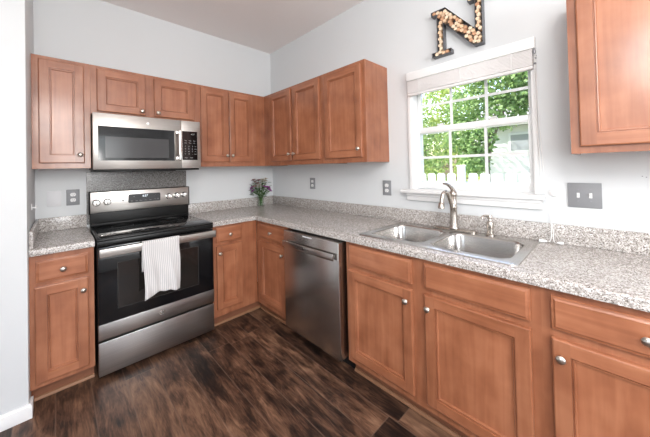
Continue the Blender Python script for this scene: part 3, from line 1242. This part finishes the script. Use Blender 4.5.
# ------------------------------------------------------------------ dishwasher
dw = thing('dishwasher', 'stainless dishwasher with bar handle between base cabinets', 'dishwasher', (0, -1.112, 0), RIGHT)
bm = bmesh.new()
box(bm, 0.004, 0.606, -0.575, -0.05, 0.105, 0.868, 0.002)
box(bm, 0.004, 0.606, -0.54, -0.50, 0.0, 0.104)
finish('body', bm, BLACK_PL, dw)
bm = bmesh.new()
box(bm, 0.007, 0.594, -0.665, -0.578, 0.098, 0.860, 0.005, 3)
dd = finish('door', bm, STEEL_DARK, dw)
bm = bmesh.new()
box(bm, 0.018, 0.570, -0.6925, -0.682, 0.742, 0.786, 0.004, 3)
for u in (0.045, 0.545):
    box(bm, u - 0.012, u + 0.012, -0.683, -0.6652, 0.752, 0.776, 0.003)
finish('handle', bm, steel_mat('brushed_handle_steel', (0.46, 0.44, 0.42), 0.25), dd)
bm = bmesh.new()
box(bm, 0.24, 0.34, -0.6657, -0.6652, 0.842, 0.850)
finish('control_strip', bm, plain('silver_label', (0.7, 0.7, 0.7), 0.4), dd, smooth=False)
bm = bmesh.new()
lathe(bm, [(0.011, 0), (0.011, 0.001), (0, 0.0013)], (0.275, -0.6927, 0.764), (0, -1, 0), 20)
finish('emblem', bm, CHROME, dd)

# ------------------------------------------------------------------ sink
sk = thing('kitchen_sink', 'double-bowl stainless drop-in sink set in the worktop', 'sink', (0, 0, CT1 + 0.0003))


def rrect(x0, x1, y0, y1, r, n=6):
    out = []
    for (cx, cy, a0) in ((x1 - r, y1 - r, 0), (x0 + r, y1 - r, pi / 2), (x0 + r, y0 + r, pi), (x1 - r, y0 + r, 1.5 * pi)):
        for k in range(n + 1):
            a = a0 + k * pi / 2 / n
            out.append((cx + r * cos(a), cy + r * sin(a)))
    return out


BOWLS = [(-0.515, -0.135, -2.185, -1.838, 'left'), (-0.515, -0.135, -2.592, -2.228, 'right')]
RIMX0, RIMX1, RIMY0, RIMY1 = -0.578, -0.040, -2.640, -1.795
bm = bmesh.new()


def loop(pts, z):
    vs = [bm.verts.new((p[0], p[1], z)) for p in pts]
    es = [bm.edges.new((vs[i], vs[(i + 1) % len(vs)])) for i in range(len(vs))]
    return vs, es


outer0 = loop(rrect(RIMX0, RIMX1, RIMY0, RIMY1, 0.028), 0.0)[0]
outer1 = loop(rrect(RIMX0 + 0.002, RIMX1 - 0.002, RIMY0 + 0.002, RIMY1 - 0.002, 0.027), 0.0045)[0]
outer2, eo = loop(rrect(RIMX0 + 0.012, RIMX1 - 0.012, RIMY0 + 0.012, RIMY1 - 0.012, 0.022), 0.0065)
for A, B in ((outer0, outer1), (outer1, outer2)):
    for i in range(len(A)):
        bm.faces.new((A[i], A[(i + 1) % len(A)], B[(i + 1) % len(A)], B[i]))
edges = list(eo)
for (x0, x1, y0, y1, nm) in BOWLS:
    edges += loop(rrect(x0 - 0.006, x1 + 0.006, y0 - 0.006, y1 + 0.006, 0.062), 0.0055)[1]
bmesh.ops.triangle_fill(bm, use_beauty=True, edges=edges)
bmesh.ops.recalc_face_normals(bm, faces=bm.faces[:])
finish('sink_rim', bm, STEEL_SINK, sk, angle=30)
for (x0, x1, y0, y1, nm) in BOWLS:
    bm = bmesh.new()
    prev = None
    for (ins, z, r) in ((-0.006, 0.0053, 0.062), (0.0, 0.002, 0.060), (0.003, -0.008, 0.058), (0.008, -0.13, 0.055), (0.018, -0.158, 0.05), (0.045, -0.172, 0.035), (0.10, -0.175, 0.02)):
        vs = [bm.verts.new((p[0], p[1], z)) for p in rrect(x0 + ins, x1 - ins, y0 + ins, y1 - ins, r)]
        if prev:
            for i in range(len(vs)):
                bm.faces.new((prev[i], vs[i], vs[(i + 1) % len(vs)], prev[(i + 1) % len(vs)]))
        prev = vs
    bm.faces.new(prev)
    bw = finish('bowl', bm, STEEL_SINK, sk, angle=60)
    bm = bmesh.new()
    lathe(bm, [(0.045, 0), (0.043, 0.002), (0.034, 0.0015), (0.030, -0.001), (0.0, -0.001)], ((x0 + x1) / 2, (y0 + y1) / 2, -0.1745), seg=28)
    finish('drain', bm, CHROME, bw)

# faucet
DECK = CT1 + 0.0003 + 0.0068
FX, FY = -0.086, -2.206
fa = thing('kitchen_faucet', 'brushed nickel single-lever faucet behind the sink', 'faucet', (FX, FY, DECK))
bm = bmesh.new()
pts = rrect(-0.026, 0.026, -0.132, 0.132, 0.0255, 8)
A = [bm.verts.new((p[0], p[1], 0)) for p in pts]
B = [bm.verts.new((p[0], p[1], 0.008)) for p in pts]
pts2 = rrect(-0.021, 0.021, -0.127, 0.127, 0.0205, 8)
C_ = [bm.verts.new((p[0], p[1], 0.012)) for p in pts2]
for P_, Q_ in ((A, B), (B, C_)):
    for i in range(len(P_)):
        bm.faces.new((P_[i], P_[(i + 1) % len(P_)], Q_[(i + 1) % len(P_)], Q_[i]))
bm.faces.new(C_)
bm.faces.new(A[::-1])
bmesh.ops.recalc_face_normals(bm, faces=bm.faces[:])
finish('base_plate', bm, NICKEL, fa)
bm = bmesh.new()
lathe(bm, [(0.031, 0.0125), (0.031, 0.018), (0.026, 0.026), (0.0225, 0.05), (0.021, 0.10), (0.021, 0.145), (0.0235, 0.150), (0.0235, 0.156), (0.0205, 0.160), (0.0205, 0.225),
           (0.023, 0.23), (0.0235, 0.24), (0.020, 0.252), (0.012, 0.262), (0, 0.266)], seg=28)
finish('body', bm, NICKEL, fa)
bm = bmesh.new()
sx, sy = -0.93, 0.30
pth = [(0.008, 0.150), (0.026, 0.192), (0.048, 0.238), (0.072, 0.254), (0.094, 0.242), (0.107, 0.210), (0.111, 0.188)]
tube(bm, [(sx * d, sy * d, z) for d, z in pth], [0.014, 0.0135, 0.0125, 0.012, 0.012, 0.0125, 0.013], 16, smooth=6)
sp_ = finish('spout', bm, NICKEL, fa)
bm = bmesh.new()
lathe(bm, [(0.013, 0), (0.0165, 0.006), (0.0195, 0.025), (0.0205, 0.036), (0.017, 0.040), (0, 0.040)], (sx * 0.1115, sy * 0.1115, 0.189), (sx * 0.12, sy * 0.12, -1), 20)
finish('spray_head', bm, NICKEL, sp_)
bm = bmesh.new()
tube(bm, [(0.004, -0.002, 0.255), (-0.012, 0.006, 0.278), (-0.040, 0.018, 0.300), (-0.072, 0.030, 0.309)], [0.014, 0.0125, 0.009, 0.0065], 14, smooth=6)
finish('lever', bm, NICKEL, fa)

sd = thing('soap_dispenser', 'small nickel soap pump at the right of the faucet', 'soap dispenser', (-0.083, -2.412, DECK))
bm = bmesh.new()
lathe(bm, [(0.024, 0), (0.024, 0.005), (0.018, 0.010), (0.0165, 0.03), (0.018, 0.05), (0.019, 0.075), (0.016, 0.082), (0.010, 0.085), (0.008, 0.10)], seg=20)
finish('body', bm, NICKEL, sd)
bm = bmesh.new()
lathe(bm, [(0.008, 0.098), (0.0125, 0.101), (0.0135, 0.114), (0.010, 0.120), (0, 0.121)], seg=18)
tube(bm, [(0.0, 0.0, 0.110), (-0.025, 0.012, 0.118), (-0.048, 0.022, 0.117), (-0.058, 0.027, 0.105)], [0.0075, 0.007, 0.0065, 0.006], 12, smooth=5)
finish('pump_head', bm, NICKEL, sd)


# ------------------------------------------------------------------ wall plates and knobs
def screw(bm, u, z, y=-0.0062):
    lathe(bm, [(0.0035, 0), (0.003, 0.001), (0, 0.0012)], (u, y, z), (0, -1, 0), 10)


def plate(name, label, cat, loc, rz, W, H, kind, mat, group=None):
    p = thing(name, label, cat, loc, rz, group)
    bm = bmesh.new()
    box(bm, -W / 2, W / 2, -0.0062, -0.0005, -H / 2, H / 2, 0.002)
    finish('cover_plate', bm, mat, p)
    if kind == 'outlet':
        for z in (0.0215, -0.0215):
            bm = bmesh.new()
            lathe(bm, [(0.0172, 0), (0.0172, 0.0022), (0.0162, 0.003), (0, 0.003)], (0, -0.0064, z), (0, -1, 0), 24)
            for v in bm.verts:
                v.co.z = z + max(-0.0135, min(0.0135, v.co.z - z))
            rc = finish('receptacle', bm, WHITEPL, p)
            bm = bmesh.new()
            box(bm, -0.0075, -0.0055, -0.0100, -0.0094, z - 0.001, z + 0.008)
            box(bm, 0.0055, 0.0075, -0.0100, -0.0094, z - 0.001, z + 0.007)
            lathe(bm, [(0.0022, 0), (0.0022, 0.0006), (0, 0.0006)], (0, -0.0094, z - 0.008), (0, -1, 0), 10)
            finish('slots', bm, BLACK_PL, rc, smooth=False)
        bm = bmesh.new()
        screw(bm, 0, 0)
        finish('screw', bm, SCREWM, p)
    elif kind == 'switch':
        for u in (-0.023, 0.023):
            bm = bmesh.new()
            box(bm, u - 0.0055, u + 0.0055, -0.0072, -0.0063, -0.0125, 0.0125, 0.0003, 1)
            box(bm, u - 0.0042, u + 0.0042, -0.016, -0.0065, -0.002, 0.0085, 0.0015)
            finish('toggle', bm, WHITEPL, p)
            for z in (0.03, -0.03):
                bm = bmesh.new()
                screw(bm, u, z)
                finish('screw', bm, SCREWM, p)
    elif kind == 'blank':
        for z in (0.03, -0.03):
            bm = bmesh.new()
            screw(bm, 0, z)
            finish('screw', bm, mat, p)
    return p


plate('wall_plate', 'blank white wall plate on back wall, left of grey outlet', 'wall plate', (-2.010, 0, 1.158), 0, 0.080, 0.118, 'blank', plain('pale_plate', (0.70, 0.70, 0.72), 0.4))
plate('wall_outlet', 'grey outlet with white sockets beside the blank white plate', 'outlet', (-1.900, 0, 1.160), 0, 0.080, 0.124, 'outlet', GREYPLATE, 'grey duplex outlets')
plate('wall_outlet', 'grey outlet under the corner cabinets on the window wall', 'outlet', (0, -0.750, 1.187), RIGHT, 0.080, 0.118, 'outlet', GREYPLATE, 'grey duplex outlets')
plate('wall_outlet', 'grey outlet just left of the kitchen window sill', 'outlet', (0, -1.657, 1.172), RIGHT, 0.078, 0.122, 'outlet', GREYPLATE, 'grey duplex outlets')
plate('light_switch', 'grey double light switch with white toggles right of the window', 'light switch', (0, -2.818, 1.176), RIGHT, 0.126, 0.128, 'switch', GREYPLATE)

bm = bmesh.new()
lathe(bm, [(0.021, 0), (0.021, 0.006), (0.017, 0.011), (0.008, 0.0135), (0, 0.014)], (0, -0.0005, 0), (0, -1, 0), 28)
o = finish('wall_button', bm, WHITEPL, loc=(0, -2.700, 1.184))
o.rotation_euler = (0, 0, RIGHT)
tag(o, 'round white button on the wall between window and light switch', 'button')
wb = thing('wall_hook', 'small white hook on the left side wall, above the short worktop', 'hook', (XL, -0.40, 1.142), pi / 2)
bm = bmesh.new()
box(bm, -0.014, 0.014, -0.006, -0.0005, -0.02, 0.02, 0.002)
finish('hook_plate', bm, WHITEPL, wb)
bm = bmesh.new()
tube(bm, [(0, -0.006, -0.005), (0, -0.018, -0.008), (0, -0.022, 0.0), (0, -0.022, 0.008)], 0.004, 8, smooth=4)
finish('hook_arm', bm, WHITEPL, wb)
for (y, z) in ((-3.012, 1.275), (-3.024, 1.271)):
    bm = bmesh.new()
    lathe(bm, [(0.0022, 0), (0.0022, 0.0012), (0, 0.0014)], (0, -0.0002, 0), (0, -1, 0), 8)
    o = finish('wall_nail', bm, SCREWM, loc=(0, y, z))
    o.rotation_euler = (0, 0, RIGHT)
    tag(o, 'tiny nail in the wall right of the switch, %s of the pair' % ('left' if y > -3.02 else 'right'), 'nail', 'nails in the wall')

# ------------------------------------------------------------------ cork letter
POLY = [(0.008, 0), (0.137, 0), (0.137, 0.029), (0.089, 0.029), (0.089, 0.213), (0.272, 0), (0.325, 0), (0.325, 0.287), (0.372, 0.287), (0.372, 0.316),
        (0.243, 0.316), (0.243, 0.287), (0.283, 0.287), (0.283, 0.104), (0.105, 0.316), (0.008, 0.316), (0.008, 0.287), (0.046, 0.287), (0.046, 0.029), (0.008, 0.029)]
lt = thing('cork_letter', 'grey metal letter N filled with wine corks, hung above the window', 'wall letter', (0, -2.070, 2.104), RIGHT)
bm = bmesh.new()
D = 0.052
A = [bm.verts.new((p[0], -0.001, p[1])) for p in POLY]
fc = bm.faces.new(A)
r_ = bmesh.ops.extrude_face_region(bm, geom=[fc])
for v in r_['geom']:
    if isinstance(v, bmesh.types.BMVert):
        v.co.y = -0.004
# side band
n = len(POLY)


def inset(d):
    out = []
    for i in range(n):
        p0, p1, p2 = Vector(POLY[i - 1]), Vector(POLY[i]), Vector(POLY[(i + 1) % n])
        e1, e2 = (p1 - p0).normalized(), (p2 - p1).normalized()
        n1, n2 = Vector((-e1.y, e1.x)), Vector((-e2.y, e2.x))
        m_ = n1 + n2
        m_ = m_ / max(0.35, m_.dot(n1))
        out.append(p1 + m_ * d)
    return out


inn = inset(0.0018)
O0 = [bm.verts.new((p[0], -0.004, p[1])) for p in POLY]
O1 = [bm.verts.new((p[0], -D, p[1])) for p in POLY]
I1 = [bm.verts.new((p[0], -D, p[1])) for p in inn]
I0 = [bm.verts.new((p[0], -0.004, p[1])) for p in inn]
for P_, Q_ in ((O0, O1), (O1, I1), (I1, I0)):
    for i in range(n):
        bm.faces.new((P_[i], P_[(i + 1) % n], Q_[(i + 1) % n], Q_[i]))
bmesh.ops.recalc_face_normals(bm, faces=bm.faces[:])
finish('metal_tray', bm, TINM, lt, smooth=False)


def inside(p):
    c = False
    for i in range(n):
        a, b = POLY[i - 1], POLY[i]
        if (a[1] > p[1]) != (b[1] > p[1]) and p[0] < (b[0] - a[0]) * (p[1] - a[1]) / (b[1] - a[1]) + a[0]:
            c = not c
    return c


def edge_d(p):
    best = 9
    for i in range(n):
        a, b = Vector(POLY[i - 1]), Vector(POLY[i])
        q = Vector(p)
        tt = max(0, min(1, (q - a).dot(b - a) / (b - a).length_squared))
        best = min(best, (q - a - (b - a) * tt).length)
    return best


rng = random.Random(11)
pts = []
best_pts = []
CR = 0.0118
cands = [(x * 0.0015, z * 0.0015) for x in range(0, 250) for z in range(0, 212)]
cands = [p for p in cands if inside(p) and edge_d(p) > CR + 0.0015]
for trial in range(6):
    rng.shuffle(cands)
    # advancing-front packing: always take the free candidate with the most close contacts
    chosen = []
    free = [p for p in cands]
    cur = free[0]
    while True:
        chosen.append(cur)
        free = [p for p in free if (p[0] - cur[0]) ** 2 + (p[1] - cur[1]) ** 2 >= (2 * CR) ** 2]
        if not free:
            break
        cur = min(free, key=lambda p: (p[0] - cur[0]) ** 2 + (p[1] - cur[1]) ** 2)
    if len(chosen) > len(best_pts):
        best_pts = chosen
best_pts = best_pts[:100]
cork_me = []
for mat in (CORK, CORK2, CORK3):
    bm = bmesh.new()
    lathe(bm, [(0, -0.0), (CR - 0.001, -0.0), (CR, -0.001), (CR, -0.037), (CR - 0.001, -0.038), (0, -0.038)], (0, 0, 0), (0, 1, 0), 14)
    o = finish('cork', bm, mat, lt)
    cork_me.append(o)
used = [False] * 3
for (u, z) in best_pts:
    k = rng.choice((0, 0, 0, 1, 1, 1, 2))
    if not used[k]:
        o = cork_me[k]
        used[k] = True
    else:
        o = cork_me[k].copy()
        COL.objects.link(o)
        o.parent = lt
    o.location = (u, -0.0095 - rng.uniform(0, 0.005), z)
    o.rotation_euler = (0, rng.uniform(0, 6.28), 0)

# ------------------------------------------------------------------ vase of flowers
VX, VY = -0.245, -0.105
fv = thing('flower_vase', 'small glass vase of purple and dusky flowers in the counter corner', 'vase', (VX, VY, CT1 + 0.0004))
bm = bmesh.new()
lathe(bm, [(0, 0), (0.036, 0), (0.040, 0.006), (0.037, 0.05), (0.035, 0.085), (0.043, 0.125), (0.0405, 0.125), (0.0325, 0.085), (0.0345, 0.05), (0.037, 0.010), (0, 0.008)], seg=28)
finish('glass_vase', bm, VASEG, fv)
rng = random.Random(5)
heads = []
# (dx along wall-facing view, height, colour)  - spread as in the bouquet
viewr = Vector((0.733, -0.68, 0))
viewf = Vector((0.68, 0.733, 0))
spec = [(-0.105, 0.225, 'P'), (-0.118, 0.200, 'P'), (-0.085, 0.185, 'P'), (0.075, 0.215, 'P'), (0.095, 0.195, 'P'), (0.118, 0.185, 'P'), (0.055, 0.232, 'P'), (0.100, 0.222, 'P'),
        (-0.062, 0.285, 'M'), (-0.085, 0.305, 'M'), (-0.040, 0.265, 'M'), (-0.028, 0.300, 'M'), (-0.005, 0.250, 'C'), (0.012, 0.285, 'C'), (0.035, 0.262, 'C'), (0.032, 0.310, 'C'),
        (0.062, 0.295, 'C'), (0.065, 0.320, 'C'), (-0.02, 0.225, 'C'), (-0.055, 0.235, 'M'), (0.02, 0.232, 'M')]
bm = bmesh.new()
for (dx, hz, c) in spec:
    dy = rng.uniform(-0.04, 0.04)
    top = viewr * dx + viewf * dy + Vector((0, 0, hz))
    foot = Vector((rng.uniform(-0.015, 0.015), rng.uniform(-0.015, 0.015), 0.012))
    neck = Vector((top.x * 0.25, top.y * 0.25, 0.12))
    neck.x = max(-0.022, min(0.022, neck.x))
    neck.y = max(-0.022, min(0.022, neck.y))
    tube(bm, [foot, neck, top * 0.6 + neck * 0.4, top], 0.0022, 6, smooth=4)
    heads.append((top, (top - neck).normalized(), c))
finish('stems', bm, STEMM, fv)
for (top, d, c) in heads:
    bm = bmesh.new()
    q = Vector((0, 0, 1)).rotation_difference(d)
    layers = {'P': ((12, 0.030, 0.1), (9, 0.023, 0.5), (7, 0.014, 1.0)), 'M': ((12, 0.036, 0.3), (9, 0.026, 0.8)), 'C': ((12, 0.033, 0.35), (8, 0.022, 0.9))}[c]
    for (np_, ln, up) in layers:
        for k in range(np_):
            a = 2 * pi * k / np_ + rng.uniform(-0.2, 0.2)
            dirv = Vector((cos(a) * cos(up), sin(a) * cos(up), sin(up)))
            side = Vector((-sin(a), cos(a), 0)) * ln * 0.30
            p0 = Vector((0, 0, 0))
            pm = dirv * ln * 0.6
            pe = dirv * ln + Vector((0, 0, -0.003))
            vs = [bm.verts.new(top + q @ p) for p in (p0, pm + side, pe + side * 0.5, pe - side * 0.5, pm - side)]
            bm.faces.new(vs)
    sphere(bm, top, 0.006, seg=8)
    finish('flower', bm, {'P': PURPLE, 'M': MAUVE, 'C': CREAM}[c], fv, angle=180)
bm = bmesh.new()
for k in range(80):
    dx = rng.uniform(-0.085, 0.085)
    hz = rng.uniform(0.125, 0.21) + (0.07 if rng.random() < 0.3 else 0)
    p = viewr * dx + viewf * rng.uniform(-0.05, 0.05) + Vector((0, 0, hz))
    d = (Vector((p.x, p.y, 0)) * 2 + Vector((rng.uniform(-.05, .05), rng.uniform(-.05, .05), rng.uniform(-0.05, 0.10)))).normalized()
    s = d.cross(Vector((0, 0, 1))).normalized()
    L_ = rng.uniform(0.04, 0.065)
    up = s.cross(d) * 0.006
    vs = [bm.verts.new(x) for x in (p, p + d * L_ * 0.4 + s * L_ * 0.3 + up, p + d * L_, p + d * L_ * 0.4 - s * L_ * 0.3 + up)]
    bm.faces.new((vs[0], vs[1], vs[2]))
    bm.faces.new((vs[0], vs[2], vs[3]))
o = finish('foliage', bm, LEAF_V, fv, smooth=False)
o['kind'] = 'stuff'

# ------------------------------------------------------------------ outside the window
bm = bmesh.new()
box(bm, 0.15, 30, -14, 18, -0.30, -0.2)
struct(finish('ground', bm, GRASS, smooth=False))


def tree(name, label, loc, trunk_h, crown, n_leaf, size, mat, seed, trunk_r=0.09):
    rg_ = random.Random(seed)
    t = thing(name, label, 'tree', loc, 0, 'trees outside the window')
    bm = bmesh.new()
    tube(bm, [(0, 0, 0), (0.03, 0.02, trunk_h * 0.5), (-0.02, 0.05, trunk_h)], [trunk_r, trunk_r * 0.8, trunk_r * 0.5], 10, smooth=4)
    for k in range(9):
        a = rg_.uniform(0, 6.28)
        c = rg_.choice(crown)
        z0 = trunk_h * rg_.uniform(0.45, 0.95)
        tube(bm, [(0, 0.03, z0), (c[0] * 0.4 + 0.1 * cos(a), c[1] * 0.4, (z0 + c[2]) / 2), (c[0] + 0.2 * cos(a), c[1] + 0.2 * sin(a), c[2])], [trunk_r * 0.4, trunk_r * 0.28, 0.01], 6, smooth=3)
    finish('trunk', bm, BARK, t)
    bm = bmesh.new()
    vol = [c[3] ** 2 for c in crown]
    for k in range(n_leaf):
        c = rg_.choices(crown, vol)[0]
        d = Vector((rg_.gauss(0, 1), rg_.gauss(0, 1), rg_.gauss(0, 1))).normalized()
        p = Vector(c[:3]) + d * c[3] * rg_.uniform(0.35, 1.0) ** 0.6
        ln = size * rg_.uniform(0.6, 1.2)
        a = Vector((rg_.gauss(0, 1), rg_.gauss(0, 1), rg_.gauss(0, 0.7) - 0.3)).normalized()
        s = a.cross(Vector((rg_.gauss(0, 1), rg_.gauss(0, 1), rg_.gauss(0, 1)))).normalized()
        u = a.cross(s) * ln * 0.08
        vs = [bm.verts.new(x) for x in (p, p + a * ln * 0.45 + s * ln * 0.36 + u, p + a * ln, p + a * ln * 0.45 - s * ln * 0.36 + u)]
        bm.faces.new((vs[0], vs[1], vs[2]))
        bm.faces.new((vs[0], vs[2], vs[3]))
    o = finish('leaves', bm, mat, t, smooth=False)
    o['kind'] = 'stuff'
    return t


tree('broadleaf_tree', 'leafy green tree filling the left panes of the window', (6.4, 2.2, -0.2), 2.6,
     [(0, -0.6, 2.6, 0.9), (0.2, -1.4, 2.1, 0.62), (-0.3, 0.4, 2.2, 0.9), (0, -0.7, 3.8, 0.9), (0.1, 0.5, 3.8, 1.0), (-0.2, -1.3, 1.6, 0.5), (-0.2, -0.5, 1.6, 0.6), (0.2, 0.4, 1.3, 0.6)], 6400, 0.105, LEAF_A, 1)
tree('broadleaf_tree', 'taller tree whose crown fills the upper right panes of the window', (6.2, -0.75, -0.2), 2.7,
     [(0, -0.4, 3.55, 0.62), (0.0, 0.55, 3.1, 0.5), (0, -1.0, 3.6, 0.7), (0.1, 0.2, 4.1, 0.62), (0.1, -1.0, 4.3, 0.7), (0.0, 0.55, 2.4, 0.5), (0.0, 0.35, 1.75, 0.38), (0, -0.3, 2.9, 0.5), (-0.25, 0.15, 2.2, 0.42), (-0.3, 0.2, 1.6, 0.36), (0, -0.9, 3.1, 0.4)], 9500, 0.115, LEAF_C, 2, 0.06)
tree('broadleaf_tree', 'pale yellow-green tree seen beyond the nearer trees', (11.5, 3.4, -0.2), 3.0,
     [(0, 0, 2.6, 1.4), (0.5, 1.5, 2.8, 1.3), (0, -1.4, 3.0, 1.2), (0, -0.4, 4.5, 1.3), (0, 1.6, 4.6, 1.3), (0, -1.6, 4.6, 1.1), (0, -0.9, 1.4, 1.1), (0.2, 0.8, 1.3, 1.2), (0.2, -2.2, 1.4, 0.8)], 8500, 0.17, LEAF_B, 3, 0.12)

# white board fence
fn = thing('garden_fence', 'white picket fence beyond the window, under the trees', 'fence', (4.4, 0, -0.2), RIGHT)
bm = bmesh.new()
for z in (0.25, 1.1):
    box(bm, -4.0, 4.5, 0.012, 0.05, z, z + 0.09)
finish('rail', bm, FENCEP, fn, smooth=False)
pk = None
k = 0
u = -3.9
while u < 4.4:
    tall = (k % 8 == 5)
    if pk is None:
        bm = bmesh.new()
        w2, hh = 0.085, 1.37
        pr_ = [(-w2, 0.03), (w2, 0.03), (w2, hh - 0.035), (w2 - 0.03, hh), (-w2 + 0.03, hh), (-w2, hh - 0.035)]
        fc = bm.faces.new([bm.verts.new((a, -0.012, b)) for a, b in pr_])
        r_ = bmesh.ops.extrude_face_region(bm, geom=[fc])
        for v in r_['geom']:
            if isinstance(v, bmesh.types.BMVert):
                v.co.y = 0.0115
        bmesh.ops.recalc_face_normals(bm, faces=bm.faces[:])
        pk = finish('picket', bm, FENCEP, fn, smooth=False)
        o = pk
        post = None
    elif tall:
        if post is None:
            bm = bmesh.new()
            box(bm, -0.075, 0.075, -0.06, 0.011, 0.0, 1.52, 0.005)
            box(bm, -0.09, 0.09, -0.07, 0.011, 1.52, 1.545, 0.005)
            post = finish('post', bm, FENCEP, fn)
            o = post
        else:
            o = post.copy()
            COL.objects.link(o)
            o.parent = fn
    else:
        o = pk.copy()
        COL.objects.link(o)
        o.parent = fn
    o.location = (u, 0, 0)
    u += 0.22
    k += 1

# neighbouring house
hs = thing('neighbour_house', 'white sided house beyond the fence at the right of the window', 'house', (8.4, -0.95, -0.2))
bm = bmesh.new()
box(bm, 0, 6, -4.6, 1.0, 0, 2.72)
for k in range(17):
    box(bm, -0.012, 0, -4.6, 1.0, 0.02 + k * 0.158, 0.02 + k * 0.158 + 0.12)
finish('walls', bm, SIDING, hs, smooth=False)
bm = bmesh.new()
t = bmesh.new()
A = [t.verts.new(p) for p in ((-0.35, 1.35, 2.722), (6.3, 1.35, 2.722), (6.3, -4.9, 2.722), (-0.35, -4.9, 2.722), (3.0, 1.35, 4.2), (3.0, -4.9, 4.2))]
for f in ((0, 3, 5, 4), (1, 4, 5, 2), (0, 4, 1), (3, 2, 5), (0, 1, 2, 3)):
    t.faces.new([A[i] for i in f])
bmesh.ops.recalc_face_normals(t, faces=t.faces[:])
add(bm, t)
finish('roof', bm, ROOFM, hs, smooth=False)
bm = bmesh.new()
box(bm, -0.05, -0.013, -0.40, 0.20, 1.9, 2.5, 0.005)
wf = finish('window_frame', bm, TRIM, hs)
bm = bmesh.new()
box(bm, -0.056, -0.051, -0.34, 0.14, 1.96, 2.44)
finish('shutter', bm, SHUTTER, wf, smooth=False)
